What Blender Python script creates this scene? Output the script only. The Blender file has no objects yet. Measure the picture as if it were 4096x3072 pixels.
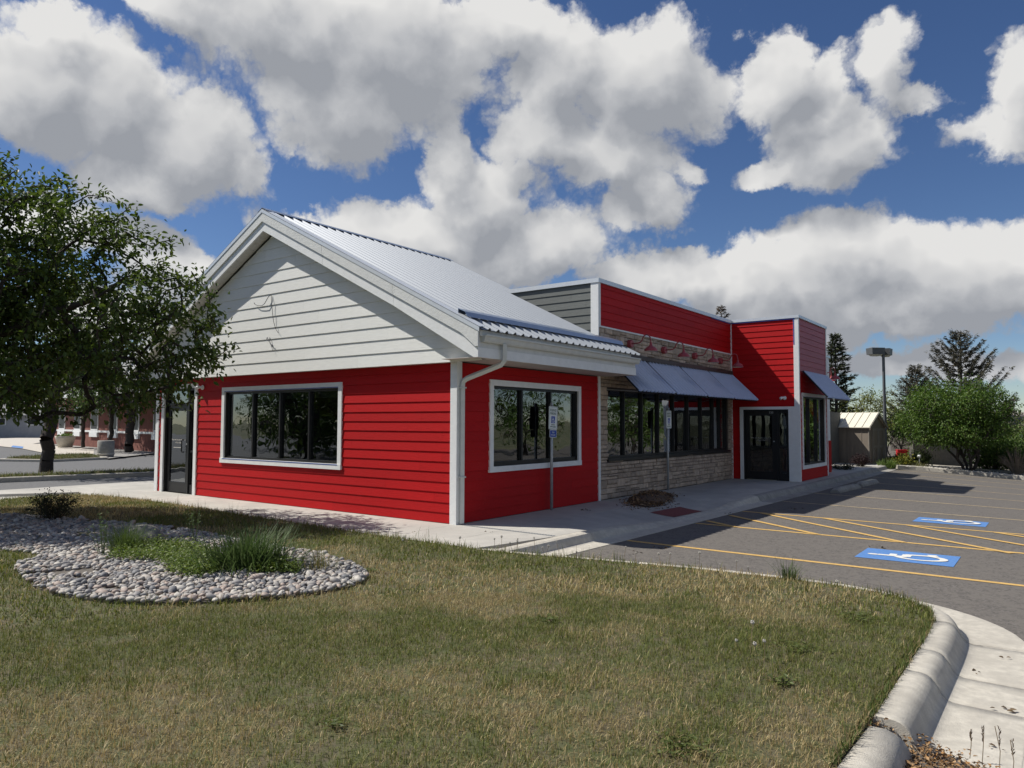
import bpy, math, random
import numpy as np
from mathutils import Vector, Matrix
from mathutils.geometry import tessellate_polygon
random.seed(7)
RS = np.random.RandomState(11)
SC = bpy.context.scene
COL = SC.collection
PI = math.pi
R = math.radians

# ------------------------------------------------------------------ camera
FPX, YAW, PITCH, ROLL = 2915.6, 0.6406, 0.0534, 0.0032
CAM = np.array([8.0927, -9.2942, 1.6998])
_F = np.array([-math.sin(YAW)*math.cos(PITCH), math.cos(YAW)*math.cos(PITCH), math.sin(PITCH)])
_R0 = np.array([math.cos(YAW), math.sin(YAW), 0.0]); _U0 = np.cross(_R0, _F)
_R = _R0*math.cos(ROLL)+_U0*math.sin(ROLL); _U = _U0*math.cos(ROLL)-_R0*math.sin(ROLL)
cam = bpy.data.cameras.new('camera'); camo = bpy.data.objects.new('camera', cam); COL.objects.link(camo)
cam.sensor_width = 36; cam.lens = FPX/4096*36; cam.clip_start = .05; cam.clip_end = 3000
M = Matrix(((_R[0], _U[0], -_F[0], CAM[0]), (_R[1], _U[1], -_F[1], CAM[1]), (_R[2], _U[2], -_F[2], CAM[2]), (0, 0, 0, 1)))
camo.matrix_world = M
SC.camera = camo
def ray(u, v): return _F+_R*(u-2048)/FPX-_U*(v-1536)/FPX
def gp(u, v, z=0.0):                       # photo pixel -> point on level z
    d = ray(u, v); t = (z-CAM[2])/d[2]; return CAM+d*t
def dp(u, v, dist):                        # photo pixel -> point at a horizontal distance
    d = ray(u, v); t = dist/math.hypot(d[0], d[1]); return CAM+d*t

# ------------------------------------------------------------------ light
SUN = Vector((0.75, 0.36, -1.0)).normalized()       # travel direction of the light
SUN_EL = math.asin(-SUN.z); SUN_AZ = math.atan2(-SUN.x, -SUN.y)   # azimuth from +Y clockwise
sl = bpy.data.lights.new('sun', 'SUN'); sl.energy = 5.0; sl.angle = R(.53); sl.color = (1, .955, .88)
so = bpy.data.objects.new('sun', sl); COL.objects.link(so)
so.rotation_euler = SUN.to_track_quat('-Z', 'Y').to_euler(); so.location = (-20, -10, 40)
SC.view_settings.view_transform = 'Standard'; SC.view_settings.look = 'None'
SC.view_settings.exposure = 0.12; SC.view_settings.gamma = 1
SC.cycles.use_denoising = True
SC.cycles.max_bounces = 6; SC.cycles.diffuse_bounces = 3; SC.cycles.glossy_bounces = 3; SC.cycles.transmission_bounces = 4
SC.cycles.transparent_max_bounces = 8
SC.cycles.caustics_reflective = False; SC.cycles.caustics_refractive = False
SC.cycles.sample_clamp_indirect = 6

W = bpy.data.worlds.new('World'); SC.world = W; W.use_nodes = True
def build_world():
    nt = W.node_tree; nt.nodes.clear()
    # ---- cloud density as a function of sky direction
    fx, fy = -math.sin(YAW), math.cos(YAW)
    # cloud masses: (pixel centre, pixel radii, strength)
    blobs = [(110, 330, 330, 190, 1), (430, 440, 330, 200, 1), (760, 570, 280, 190, 1), (560, 700, 220, 90, .8), (930, 640, 110, 140, .9),
             (640, 70, 170, 80, .7), (1150, 130, 420, 190, 1), (1560, 200, 400, 250, 1), (1380, 430, 380, 200, .85), (1980, 100, 240, 110, .8), (1250, 560, 260, 90, .5),
             (2200, 300, 260, 190, 1), (2560, 330, 330, 200, 1), (2170, 540, 230, 150, 1), (2420, 650, 280, 140, .95), (2560, 850, 180, 120, .95), (2740, 700, 70, 45, .5),
             (1800, 650, 110, 110, .9), (1900, 830, 270, 170, 1), (1620, 960, 420, 150, 1), (2080, 1010, 330, 150, 1), (1120, 850, 200, 40, .5),
             (3060, 230, 130, 130, .85), (3180, 360, 200, 130, .85), (3330, 570, 240, 170, 1), (3120, 720, 160, 60, .7), (3540, 270, 110, 120, .55), (3660, 410, 100, 40, .4),
             (4070, 350, 110, 130, .5), (3990, 480, 140, 60, .5),
             (3400, 1010, 260, 140, 1), (3180, 1130, 400, 130, 1), (3750, 1080, 400, 180, 1), (4080, 1010, 220, 130, 1), (2750, 1100, 400, 90, .9), (3500, 1250, 900, 110, 1),
             (560, 950, 150, 90, .8), (680, 1090, 200, 110, .9), (250, 900, 240, 90, .6), (90, 40, 170, 50, .5),
             (3700, 1440, 500, 50, .7), (1200, 1300, 1200, 110, .8)]
    def make_group(name, det, fine_amt, vdet):
        g = bpy.data.node_groups.new(name, 'ShaderNodeTree')
        g.interface.new_socket('Dir', in_out='INPUT', socket_type='NodeSocketVector')
        g.interface.new_socket('Density', in_out='OUTPUT', socket_type='NodeSocketFloat')
        N = g.nodes; L = g.links
        gi = N.new('NodeGroupInput'); go = N.new('NodeGroupOutput')
        def math_(op, a=None, b=None, c=None):
            n = N.new('ShaderNodeMath'); n.operation = op
            for i, x in enumerate((a, b, c)):
                if x is None: continue
                if isinstance(x, (int, float)): n.inputs[i].default_value = x
                else: L.new(x, n.inputs[i])
            return n.outputs[0]
        def vec(op, a, b=None, c=None, s=None):
            n = N.new('ShaderNodeVectorMath'); n.operation = op
            for i, x in enumerate((a, b, c)):
                if x is None: continue
                if isinstance(x, tuple): n.inputs[i].default_value = x
                else: L.new(x, n.inputs[i])
            if s is not None: n.inputs['Scale'].default_value = s
            return n.outputs['Value'] if op in ('LENGTH', 'DOT_PRODUCT') else n.outputs[0]
        def noise(v, sc, d_, rough):
            n = N.new('ShaderNodeTexNoise'); n.inputs['Scale'].default_value = sc; n.inputs['Detail'].default_value = d_
            n.inputs['Roughness'].default_value = rough; L.new(v, n.inputs['Vector']); return n
        d0 = vec('NORMALIZE', gi.outputs[0])
        nw = noise(d0, 5.5, det, .63)
        d = vec('MULTIPLY_ADD', nw.outputs['Color'], (.15, .15, .15), vec('ADD', d0, (-.075, -.075, -.075)))
        sep = N.new('ShaderNodeSeparateXYZ'); L.new(d, sep.inputs[0])
        a = math_('MULTIPLY_ADD', sep.outputs[0], fx, math_('MULTIPLY', sep.outputs[1], fy))
        b = math_('MULTIPLY_ADD', sep.outputs[0], fy, math_('MULTIPLY', sep.outputs[1], -fx))
        az = math_('ARCTAN2', b, a)
        el = math_('ARCSINE', sep.outputs[2])
        cmb = N.new('ShaderNodeCombineXYZ'); L.new(az, cmb.inputs[0]); L.new(el, cmb.inputs[1])
        pos = cmb.outputs[0]; dens = None
        for (u, v, ru, rv, s) in blobs:
            r = ray(u, v); fa = r[0]*fx+r[1]*fy; fb = r[0]*fy-r[1]*fx
            a0 = math.atan2(fb, fa); e0 = math.atan2(r[2], math.hypot(fa, fb))
            ka = FPX/math.cos(a0)/ru*.95*s; ke = FPX/rv*.95*s
            o = vec('LENGTH', vec('MULTIPLY_ADD', pos, (ka, ke, 0), (-a0*ka, -e0*ke, 0)))
            o = math_('SUBTRACT', s, o)
            dens = o if dens is None else math_('SMOOTH_MAX', dens, o, .25)
        # broken cumulus outside the picture, thinned to lower the ambient light
        gen = math_('MULTIPLY_ADD', noise(d0, 2.1, 2, .5).outputs['Fac'], 5.0, -2.85)
        def sstep(v, lo, hi):
            m = N.new('ShaderNodeMapRange'); m.interpolation_type = 'SMOOTHSTEP'; L.new(v, m.inputs['Value']); m.inputs['From Min'].default_value = lo; m.inputs['From Max'].default_value = hi; return m.outputs[0]
        mx = math_('MAXIMUM', sstep(math_('ABSOLUTE', az), .62, .85), sstep(el, .60, .80))
        mixn = N.new('ShaderNodeMix'); mixn.data_type = 'FLOAT'; L.new(mx, mixn.inputs[0]); L.new(dens, mixn.inputs[2]); L.new(gen, mixn.inputs[3])
        vo = N.new('ShaderNodeTexVoronoi'); vo.feature = 'F1'; vo.inputs['Scale'].default_value = 13.0; vo.inputs['Detail'].default_value = vdet; vo.inputs['Roughness'].default_value = .62; vo.inputs['Lacunarity'].default_value = 2.3; vo.normalize = True
        L.new(vec('MULTIPLY_ADD', nw.outputs['Color'], (.10, .10, .10), d0), vo.inputs['Vector'])
        puff = math_('MULTIPLY_ADD', vo.outputs['Distance'], -fine_amt*1.5, fine_amt*.52)
        out = math_('ADD', mixn.outputs[0], puff)
        L.new(out, go.inputs[0]); return g
    g1 = make_group('cloud_density', 8, .85, 3.0); g2 = make_group('cloud_density_soft', 4, .80, 1.0)
    # ---- world
    N = nt.nodes; L = nt.links
    tc = N.new('ShaderNodeTexCoord')
    sky = N.new('ShaderNodeTexSky'); sky.sky_type = 'NISHITA'; sky.sun_disc = False
    sky.sun_elevation = SUN_EL; sky.sun_rotation = SUN_AZ; sky.altitude = 1400; sky.air_density = 1.0; sky.dust_density = .3; sky.ozone_density = 3.0
    def dens_at(vecout, g):
        n = N.new('ShaderNodeGroup'); n.node_tree = g; L.new(vecout, n.inputs[0]); return n.outputs[0]
    def rng(v, a, b, c=0, d=1, sm=False):
        m = N.new('ShaderNodeMapRange'); L.new(v, m.inputs['Value']); m.inputs['From Min'].default_value = a; m.inputs['From Max'].default_value = b; m.inputs['To Min'].default_value = c; m.inputs['To Max'].default_value = d
        if sm: m.interpolation_type = 'SMOOTHSTEP'
        return m.outputs[0]
    def wm(op, a, b):
        n = N.new('ShaderNodeMath'); n.operation = op
        for i, x in enumerate((a, b)):
            if isinstance(x, (int, float)): n.inputs[i].default_value = x
            else: L.new(x, n.inputs[i])
        return n.outputs[0]
    d1 = dens_at(tc.outputs['Generated'], g1)
    # density a little nearer the sun (and upward) tells lit from shaded cloud
    off = N.new('ShaderNodeVectorMath'); off.operation = 'ADD'; L.new(tc.outputs['Generated'], off.inputs[0])
    off.inputs[1].default_value = Vector((-SUN.x, -SUN.y, -SUN.z))*.035+Vector((0, 0, .03))
    d2 = dens_at(off.outputs[0], g2)
    al = rng(d1, -.06, .24, sm=True)
    dep = wm('MAXIMUM', wm('ADD', d2, .30), 0.0)
    lit = wm('EXPONENT', wm('MULTIPLY', dep, -1.05), 0.0)
    br = wm('ADD', wm('MULTIPLY', lit, .80), rng(wm('SUBTRACT', d1, d2), -.45, .45, -.20, .20))
    cr = N.new('ShaderNodeValToRGB'); L.new(br, cr.inputs[0])
    cr.color_ramp.elements[0].position = .12; cr.color_ramp.elements[0].color = (5.6, 5.9, 6.5, 1)
    cr.color_ramp.elements[1].position = .92; cr.color_ramp.elements[1].color = (13.4, 13.3, 13.1, 1)
    e = cr.color_ramp.elements.new(.45); e.color = (8.4, 8.6, 9.0, 1)
    mix = N.new('ShaderNodeMix'); mix.data_type = 'RGBA'; mix.blend_type = 'MIX'
    L.new(al, mix.inputs[0])
    hs = N.new('ShaderNodeHueSaturation'); hs.inputs['Hue'].default_value = .508; hs.inputs['Saturation'].default_value = 1.14; hs.inputs['Value'].default_value = 1.45; L.new(sky.outputs[0], hs.inputs['Color']); L.new(hs.outputs[0], mix.inputs[6]); L.new(cr.outputs[0], mix.inputs[7])
    bg = N.new('ShaderNodeBackground'); bg.inputs['Strength'].default_value = .053
    L.new(mix.outputs[2], bg.inputs['Color'])
    ow = N.new('ShaderNodeOutputWorld'); L.new(bg.outputs[0], ow.inputs['Surface'])
    W.cycles.sampling_method = 'MANUAL'; W.cycles.sample_map_resolution = 512
build_world()

# ------------------------------------------------------------------ helpers
MATS = {}
def pm(name, col, rough=.6, metal=0.0, spec=.5, var=.12, scale=4.0, stretch=(1, 1, 1), bump=0.0, bscale=40.0, bstretch=None, objvar=0.0, col2=None, detail=4, c2lo=.45, c2hi=.62, rvar=0.0, coat=0.0):
    if name in MATS: return MATS[name]
    m = bpy.data.materials.new(name); m.use_nodes = True; nt = m.node_tree; N = nt.nodes; L = nt.links
    p = N['Principled BSDF']; p.inputs['Roughness'].default_value = rough; p.inputs['Metallic'].default_value = metal
    p.inputs['Specular IOR Level'].default_value = spec
    if coat: p.inputs['Coat Weight'].default_value = coat
    geo = N.new('ShaderNodeNewGeometry')
    mp = N.new('ShaderNodeMapping'); mp.inputs['Scale'].default_value = stretch; L.new(geo.outputs['Position'], mp.inputs['Vector'])
    nz = N.new('ShaderNodeTexNoise'); nz.inputs['Scale'].default_value = scale; nz.inputs['Detail'].default_value = detail; nz.inputs['Roughness'].default_value = .6
    L.new(mp.outputs[0], nz.inputs['Vector'])
    ra = N.new('ShaderNodeValToRGB'); L.new(nz.outputs['Fac'], ra.inputs[0])
    c = col
    lo = tuple(x*(1-var) for x in c); hi = tuple(min(1, x*(1+var)) for x in c)
    ra.color_ramp.elements[0].position = .3; ra.color_ramp.elements[0].color = (*lo, 1)
    ra.color_ramp.elements[1].position = .7; ra.color_ramp.elements[1].color = (*hi, 1)
    colout = ra.outputs[0]
    if col2:
        n2 = N.new('ShaderNodeTexNoise'); n2.inputs['Scale'].default_value = scale*.23; n2.inputs['Detail'].default_value = 6; n2.inputs['Roughness'].default_value = .65
        L.new(mp.outputs[0], n2.inputs['Vector'])
        mr = N.new('ShaderNodeMapRange'); mr.inputs['From Min'].default_value = c2lo; mr.inputs['From Max'].default_value = c2hi; L.new(n2.outputs['Fac'], mr.inputs['Value'])
        mx = N.new('ShaderNodeMix'); mx.data_type = 'RGBA'; L.new(mr.outputs[0], mx.inputs[0]); L.new(colout, mx.inputs[6]); mx.inputs[7].default_value = (*col2, 1)
        colout = mx.outputs[2]
    if objvar:
        oi = N.new('ShaderNodeObjectInfo'); hs = N.new('ShaderNodeHueSaturation')
        mr = N.new('ShaderNodeMapRange'); mr.inputs['To Min'].default_value = 1-objvar; mr.inputs['To Max'].default_value = 1+objvar
        L.new(oi.outputs['Random'], mr.inputs['Value']); L.new(mr.outputs[0], hs.inputs['Value']); L.new(colout, hs.inputs['Color']); colout = hs.outputs[0]
    L.new(colout, p.inputs['Base Color'])
    if rvar:
        mr = N.new('ShaderNodeMapRange'); mr.inputs['To Min'].default_value = rough-rvar; mr.inputs['To Max'].default_value = rough+rvar
        L.new(nz.outputs['Fac'], mr.inputs['Value']); L.new(mr.outputs[0], p.inputs['Roughness'])
    if bump:
        mb = N.new('ShaderNodeMapping'); mb.inputs['Scale'].default_value = bstretch or stretch; L.new(geo.outputs['Position'], mb.inputs['Vector'])
        nb = N.new('ShaderNodeTexNoise'); nb.inputs['Scale'].default_value = bscale; nb.inputs['Detail'].default_value = 5; nb.inputs['Roughness'].default_value = .6
        L.new(mb.outputs[0], nb.inputs['Vector'])
        bp = N.new('ShaderNodeBump'); bp.inputs['Strength'].default_value = bump; bp.inputs['Distance'].default_value = .01
        L.new(nb.outputs['Fac'], bp.inputs['Height']); L.new(bp.outputs[0], p.inputs['Normal'])
    MATS[name] = m; return m
def attr_mat(name, rough=.6, trans=0.0, spec=.3, attr='col'):
    if name in MATS: return MATS[name]
    m = bpy.data.materials.new(name); m.use_nodes = True; nt = m.node_tree; N = nt.nodes; L = nt.links
    p = N['Principled BSDF']; p.inputs['Roughness'].default_value = rough; p.inputs['Specular IOR Level'].default_value = spec
    a = N.new('ShaderNodeAttribute'); a.attribute_name = attr; L.new(a.outputs['Color'], p.inputs['Base Color'])
    if trans:
        t = N.new('ShaderNodeBsdfTranslucent'); hs = N.new('ShaderNodeHueSaturation'); hs.inputs['Saturation'].default_value = 1.1; hs.inputs['Value'].default_value = 1.5
        L.new(a.outputs['Color'], hs.inputs['Color']); L.new(hs.outputs[0], t.inputs['Color'])
        mx = N.new('ShaderNodeMixShader'); mx.inputs[0].default_value = trans
        L.new(p.outputs[0], mx.inputs[1]); L.new(t.outputs[0], mx.inputs[2]); L.new(mx.outputs[0], N['Material Output'].inputs['Surface'])
    MATS[name] = m; return m
def glass_mat(name, tint=.5, wave=.03):
    if name in MATS: return MATS[name]
    m = bpy.data.materials.new(name); m.use_nodes = True; nt = m.node_tree; N = nt.nodes; L = nt.links
    N.remove(N['Principled BSDF'])
    gl = N.new('ShaderNodeBsdfGlossy'); gl.inputs['Roughness'].default_value = .015; gl.inputs['Color'].default_value = (.9, .95, 1, 1)
    tr = N.new('ShaderNodeBsdfTransparent'); tr.inputs['Color'].default_value = (tint*.95, tint, tint*.98, 1)
    fr = N.new('ShaderNodeFresnel'); fr.inputs['IOR'].default_value = 1.60
    g0 = N.new('ShaderNodeNewGeometry'); iv = N.new('ShaderNodeMath'); iv.operation = 'SUBTRACT'; iv.inputs[0].default_value = 1.0; L.new(g0.outputs['Backfacing'], iv.inputs[1])
    f2 = N.new('ShaderNodeMath'); f2.operation = 'MULTIPLY'; f2.use_clamp = True; f2.inputs[1].default_value = 2.4; L.new(fr.outputs[0], f2.inputs[0])
    fm = N.new('ShaderNodeMath'); fm.operation = 'MULTIPLY'; L.new(f2.outputs[0], fm.inputs[0]); L.new(iv.outputs[0], fm.inputs[1])
    mx = N.new('ShaderNodeMixShader'); L.new(fm.outputs[0], mx.inputs[0]); L.new(tr.outputs[0], mx.inputs[1]); L.new(gl.outputs[0], mx.inputs[2])
    geo = N.new('ShaderNodeNewGeometry'); nb = N.new('ShaderNodeTexNoise'); nb.inputs['Scale'].default_value = 2.4; nb.inputs['Detail'].default_value = 1.0
    L.new(geo.outputs['Position'], nb.inputs['Vector'])
    bp = N.new('ShaderNodeBump'); bp.inputs['Strength'].default_value = wave; bp.inputs['Distance'].default_value = .1
    L.new(nb.outputs['Fac'], bp.inputs['Height']); L.new(bp.outputs[0], gl.inputs['Normal'])
    L.new(mx.outputs[0], N['Material Output'].inputs['Surface']); MATS[name] = m; return m

class MB:
    def __init__(s): s.v = []; s.f = []
    def box(s, x0, x1, y0, y1, z0, z1):
        b = len(s.v)
        s.v += [(x0, y0, z0), (x1, y0, z0), (x1, y1, z0), (x0, y1, z0), (x0, y0, z1), (x1, y0, z1), (x1, y1, z1), (x0, y1, z1)]
        s.f += [tuple(b+i for i in q) for q in ((3, 2, 1, 0), (4, 5, 6, 7), (0, 1, 5, 4), (1, 2, 6, 5), (2, 3, 7, 6), (3, 0, 4, 7))]
        return s
    def hexa(s, p):       # 8 points: bottom ring then top ring
        c = [Vector(q) for q in p]
        if (c[1]-c[0]).cross(c[3]-c[0]).dot(c[4]-c[0]) < 0: p = [p[i] for i in (3, 2, 1, 0, 7, 6, 5, 4)]
        b = len(s.v); s.v += [tuple(q) for q in p]
        s.f += [tuple(b+i for i in q) for q in ((3, 2, 1, 0), (4, 5, 6, 7), (0, 1, 5, 4), (1, 2, 6, 5), (2, 3, 7, 6), (3, 0, 4, 7))]
        return s
    def poly(s, pts):
        b = len(s.v); s.v += [tuple(q) for q in pts]; s.f.append(tuple(range(b, b+len(pts)))); return s
    def prism(s, pts, d):   # planar polygon extruded by vector d
        d = Vector(d); nn_ = Vector((0, 0, 0)); c_ = [Vector(q) for q in pts]
        for i in range(len(c_)): nn_ += c_[i].cross(c_[(i+1) % len(c_)])
        if nn_.dot(d) < 0: pts = list(pts)[::-1]
        b = len(s.v); n = len(pts)
        s.v += [tuple(q) for q in pts]+[tuple(Vector(q)+d) for q in pts]
        s.f.append(tuple(range(b+n-1, b-1, -1))); s.f.append(tuple(range(b+n, b+2*n)))
        for i in range(n):
            j = (i+1) % n; s.f.append((b+i, b+j, b+n+j, b+n+i))
        return s
    def tube(s, pts, rad, n=8, cap=True, flat=None):
        pts = [Vector(p) for p in pts]; rads = rad if isinstance(rad, (list, tuple)) else [rad]*len(pts)
        b = len(s.v); up = None
        for i, p in enumerate(pts):
            t = (pts[min(i+1, len(pts)-1)]-pts[max(i-1, 0)])
            t = t.normalized() if t.length > 1e-9 else Vector((0, 0, 1))
            if up is None:
                up = t.orthogonal().normalized()
            else:
                up = (up-t*up.dot(t)); up = up.normalized() if up.length > 1e-6 else t.orthogonal().normalized()
            w = t.cross(up)
            for k in range(n):
                a = 2*PI*k/n+(PI/n if flat else 0); s.v.append(tuple(p+(up*math.cos(a)+w*math.sin(a))*rads[i]))
        for i in range(len(pts)-1):
            for k in range(n):
                k2 = (k+1) % n; s.f.append((b+i*n+k, b+i*n+k2, b+(i+1)*n+k2, b+(i+1)*n+k))
        if cap:
            s.f.append(tuple(b+k for k in range(n-1, -1, -1))); e = b+(len(pts)-1)*n; s.f.append(tuple(e+k for k in range(n)))
        return s
    def lathe(s, prof, c=(0, 0, 0), n=16, axis='z'):
        b = len(s.v)
        for (r, h) in prof:
            for k in range(n):
                a = 2*PI*k/n
                q = (r*math.cos(a), r*math.sin(a), h) if axis == 'z' else ((h, r*math.cos(a), r*math.sin(a)) if axis == 'x' else (r*math.cos(a), h, r*math.sin(a)))
                s.v.append((c[0]+q[0], c[1]+q[1], c[2]+q[2]))
        for i in range(len(prof)-1):
            for k in range(n):
                k2 = (k+1) % n; s.f.append((b+i*n+k, b+i*n+k2, b+(i+1)*n+k2, b+(i+1)*n+k))
        return s
    def grid(s, fn, na, nb):
        b = len(s.v)
        for i in range(na+1):
            for j in range(nb+1): s.v.append(tuple(fn(i/na, j/nb)))
        for i in range(na):
            for j in range(nb):
                q = b+i*(nb+1)+j; s.f.append((q, q+nb+1, q+nb+2, q+1))
        return s
    def build(s, name, mat, parent=None, smooth=False, loc=None):
        me = bpy.data.meshes.new(name); v = s.v
        if loc is not None: v = [(x-loc[0], y-loc[1], z-loc[2]) for x, y, z in v]
        me.from_pydata(v, [], s.f); me.update()
        if mat: me.materials.append(mat)
        if smooth: me.polygons.foreach_set('use_smooth', [len(f) <= 4 for f in s.f])
        o = bpy.data.objects.new(name, me); COL.objects.link(o)
        if loc is not None: o.location = loc
        if parent:
            o.parent = parent
            if loc is None: o.matrix_parent_inverse = Matrix.Translation(-Vector(parent_loc(parent)))
            else: o.location = Vector(loc)-Vector(parent_loc(parent))
        return o
def parent_loc(o):
    l = Vector(o.location)
    if o.parent: l = l+Vector(o.matrix_parent_inverse.translation)+parent_loc(o.parent)
    return l
def mesh_np(name, verts, faces, mat, parent=None, col=None, smooth=False, tri=True):
    """verts (n,3) array, faces (m,k) array."""
    me = bpy.data.meshes.new(name); nv = len(verts); nf = len(faces); k = faces.shape[1]
    me.vertices.add(nv); me.vertices.foreach_set('co', np.asarray(verts, np.float32).ravel())
    me.loops.add(nf*k); me.loops.foreach_set('vertex_index', np.asarray(faces, np.int32).ravel())
    me.polygons.add(nf); me.polygons.foreach_set('loop_start', np.arange(0, nf*k, k, dtype=np.int32))
    try: me.polygons.foreach_set('loop_total', np.full(nf, k, np.int32))
    except Exception: pass
    if smooth: me.polygons.foreach_set('use_smooth', np.ones(nf, bool))
    me.update(calc_edges=True)
    if col is not None:
        at = me.color_attributes.new('col', 'FLOAT_COLOR', 'POINT')
        c4 = np.ones((nv, 4), np.float32); c4[:, :3] = col; at.data.foreach_set('color', c4.ravel())
    if mat: me.materials.append(mat)
    o = bpy.data.objects.new(name, me); COL.objects.link(o)
    if parent:
        o.parent = parent; o.matrix_parent_inverse = Matrix.Translation(-Vector(parent_loc(parent)))
    return o
def tag(o, label=None, cat=None, group=None, kind=None):
    if label: o['label'] = label
    if cat: o['category'] = cat
    if group: o['group'] = group
    if kind: o['kind'] = kind
    return o
def thing(name, label, cat, loc=(0, 0, 0), group=None):
    o = bpy.data.objects.new(name, None); COL.objects.link(o); o.location = loc; o.empty_display_size = .2
    return tag(o, label, cat, group)
def text_mesh(body, size, align='CENTER', extrude=0.0008):
    cu = bpy.data.curves.new('lettering', 'FONT'); cu.body = body; cu.size = size; cu.align_x = align; cu.align_y = 'CENTER'; cu.extrude = extrude; cu.resolution_u = 3
    ob = bpy.data.objects.new('lettering', cu); COL.objects.link(ob)
    dg = bpy.context.evaluated_depsgraph_get(); me = bpy.data.meshes.new_from_object(ob.evaluated_get(dg))
    bpy.data.objects.remove(ob); bpy.data.curves.remove(cu); return me
def place_text(body, size, origin, ex, ey, mat, parent, name='lettering', align='CENTER', xs=1.0):
    """flat lettering at origin, reading along ex with up direction ey."""
    me = text_mesh(body, size, align); ex = Vector(ex); ey = Vector(ey); ez = ex.cross(ey)
    T = Matrix(((ex.x*xs, ey.x, ez.x, origin[0]), (ex.y*xs, ey.y, ez.y, origin[1]), (ex.z*xs, ey.z, ez.z, origin[2]), (0, 0, 0, 1)))
    me.transform(T); me.materials.append(mat)
    o = bpy.data.objects.new(name, me); COL.objects.link(o); o.parent = parent; o.matrix_parent_inverse = Matrix.Translation(-Vector(parent_loc(parent)))
    return o
def in_poly(pts, poly):
    x = pts[:, 0]; y = pts[:, 1]; r = np.zeros(len(pts), bool); n = len(poly); j = n-1
    for i in range(n):
        xi, yi = poly[i]; xj, yj = poly[j]
        c = ((yi > y) != (yj > y)) & (x < (xj-xi)*(y-yi)/(yj-yi+1e-12)+xi); r ^= c; j = i
    return r
def smooth_poly(poly, it=2):
    for _ in range(it):
        q = []
        for i in range(len(poly)):
            a = poly[i]; b = poly[(i+1) % len(poly)]
            q += [(a[0]*.75+b[0]*.25, a[1]*.75+b[1]*.25), (a[0]*.25+b[0]*.75, a[1]*.25+b[1]*.75)]
        poly = q
    return poly
def smooth_path(p, it=2):
    for _ in range(it):
        q = [p[0]]
        for i in range(len(p)-1):
            a = p[i]; b = p[i+1]; q += [(a[0]*.75+b[0]*.25, a[1]*.75+b[1]*.25), (a[0]*.25+b[0]*.75, a[1]*.25+b[1]*.75)]
        p = q+[p[-1]]
    return p
def flat_poly(name, poly, z, mat, parent=None, thick=0.0):
    mb = MB(); tri = tessellate_polygon([[Vector((x, y, 0)) for x, y in poly]])
    zf = z if callable(z) else (lambda x, y: z)
    mb.v = [(x, y, zf(x, y)) for x, y in poly]
    for t in tri:
        a, b, c = (Vector(mb.v[i]) for i in t)
        mb.f.append(tuple(t) if (b-a).cross(c-a).z > 0 else tuple(reversed(t)))
    if thick:
        n = len(poly); mb.v += [(x, y, zf(x, y)-thick) for x, y in poly]
        for i in range(n):
            j = (i+1) % n; mb.f.append((i, j, n+j, n+i))
    return mb.build(name, mat, parent)
def sweep(path, prof, zoff=None, side=1):
    """path of (x,y); profile of (offset to the left of the path, z)."""
    mb = MB(); n = len(path); k = len(prof)
    for i, (x, y) in enumerate(path):
        a = Vector(path[max(i-1, 0)]); b = Vector(path[min(i+1, n-1)]); t = (b-a).normalized(); nn = Vector((-t.y, t.x))*side
        for (s, z) in prof: mb.v.append((x+nn.x*s, y+nn.y*s, z+(zoff(x, y) if zoff else 0)))
    for i in range(n-1):
        for j in range(k-1):
            q = (i*k+j, i*k+j+1, (i+1)*k+j+1, (i+1)*k+j); mb.f.append(q if side < 0 else q[::-1])
    mb.f.append(tuple(range(k))); mb.f.append(tuple((n-1)*k+j for j in range(k-1, -1, -1)))
    return mb

# ------------------------------------------------------------------ materials
red = pm('red_paint', (.43, .006, .008), rough=.60, var=.10, scale=6, stretch=(1, 1, 14), bump=.35, bscale=9, bstretch=(1, 1, 22), objvar=.07, spec=.18)
red_sheen = pm('red_paint_sky_sheen', (.34, .045, .06), rough=.5, var=.12, scale=6, stretch=(1, 1, 14), bump=.35, bscale=9, bstretch=(1, 1, 22), objvar=.05, spec=.45)  # grazing sky sheen on the upper tower side, put into a pinker red
cream = pm('offwhite_siding_paint', (.79, .79, .75), rough=.6, var=.05, scale=5, stretch=(1, 1, 10), bump=.3, bscale=8, bstretch=(1, 1, 22), objvar=.03)
white = pm('white_trim_paint', (.79, .80, .79), rough=.55, var=.05, scale=7, bump=.2, bscale=30)
fascia_m = pm('weathered_white_fascia', (.66, .67, .65), rough=.65, var=.06, scale=6, bump=.5, bscale=28, col2=(.48, .46, .42), c2lo=.66, c2hi=.70)
greysid = pm('grey_siding_paint', (.115, .125, .118), rough=.6, var=.1, scale=5, stretch=(1, 1, 12), bump=.3, bscale=9, bstretch=(1, 1, 22), objvar=.06)
galv = pm('galvalume_sheet', (.31, .335, .37), rough=.55, metal=.25, spec=.3, var=.05, scale=20, rvar=.05)
galv_dk = pm('galvanised_flashing', (.34, .42, .55), rough=.32, metal=.8, var=.06, scale=10)
awn_m = pm('awning_steel', (.48, .53, .64), rough=.34, metal=.6, var=.06, scale=14, rvar=.06)
capm = pm('cap_flashing_metal', (.70, .73, .75), rough=.4, metal=.35, var=.04, scale=10)
gutter_m = pm('gutter_aluminium', (.62, .63, .60), rough=.45, var=.06, scale=8)
black = pm('black_aluminium', (.012, .012, .013), rough=.4, var=.1, spec=.4)
darkwood = pm('dark_brown_flashing', (.05, .045, .042), rough=.5)
soffit_m = pm('soffit_vinyl', (.60, .58, .54), rough=.6, var=.04)
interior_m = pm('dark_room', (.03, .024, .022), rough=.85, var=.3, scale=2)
blind_m = pm('roller_blind', (.33, .38, .33), rough=.8, var=.04)
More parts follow.
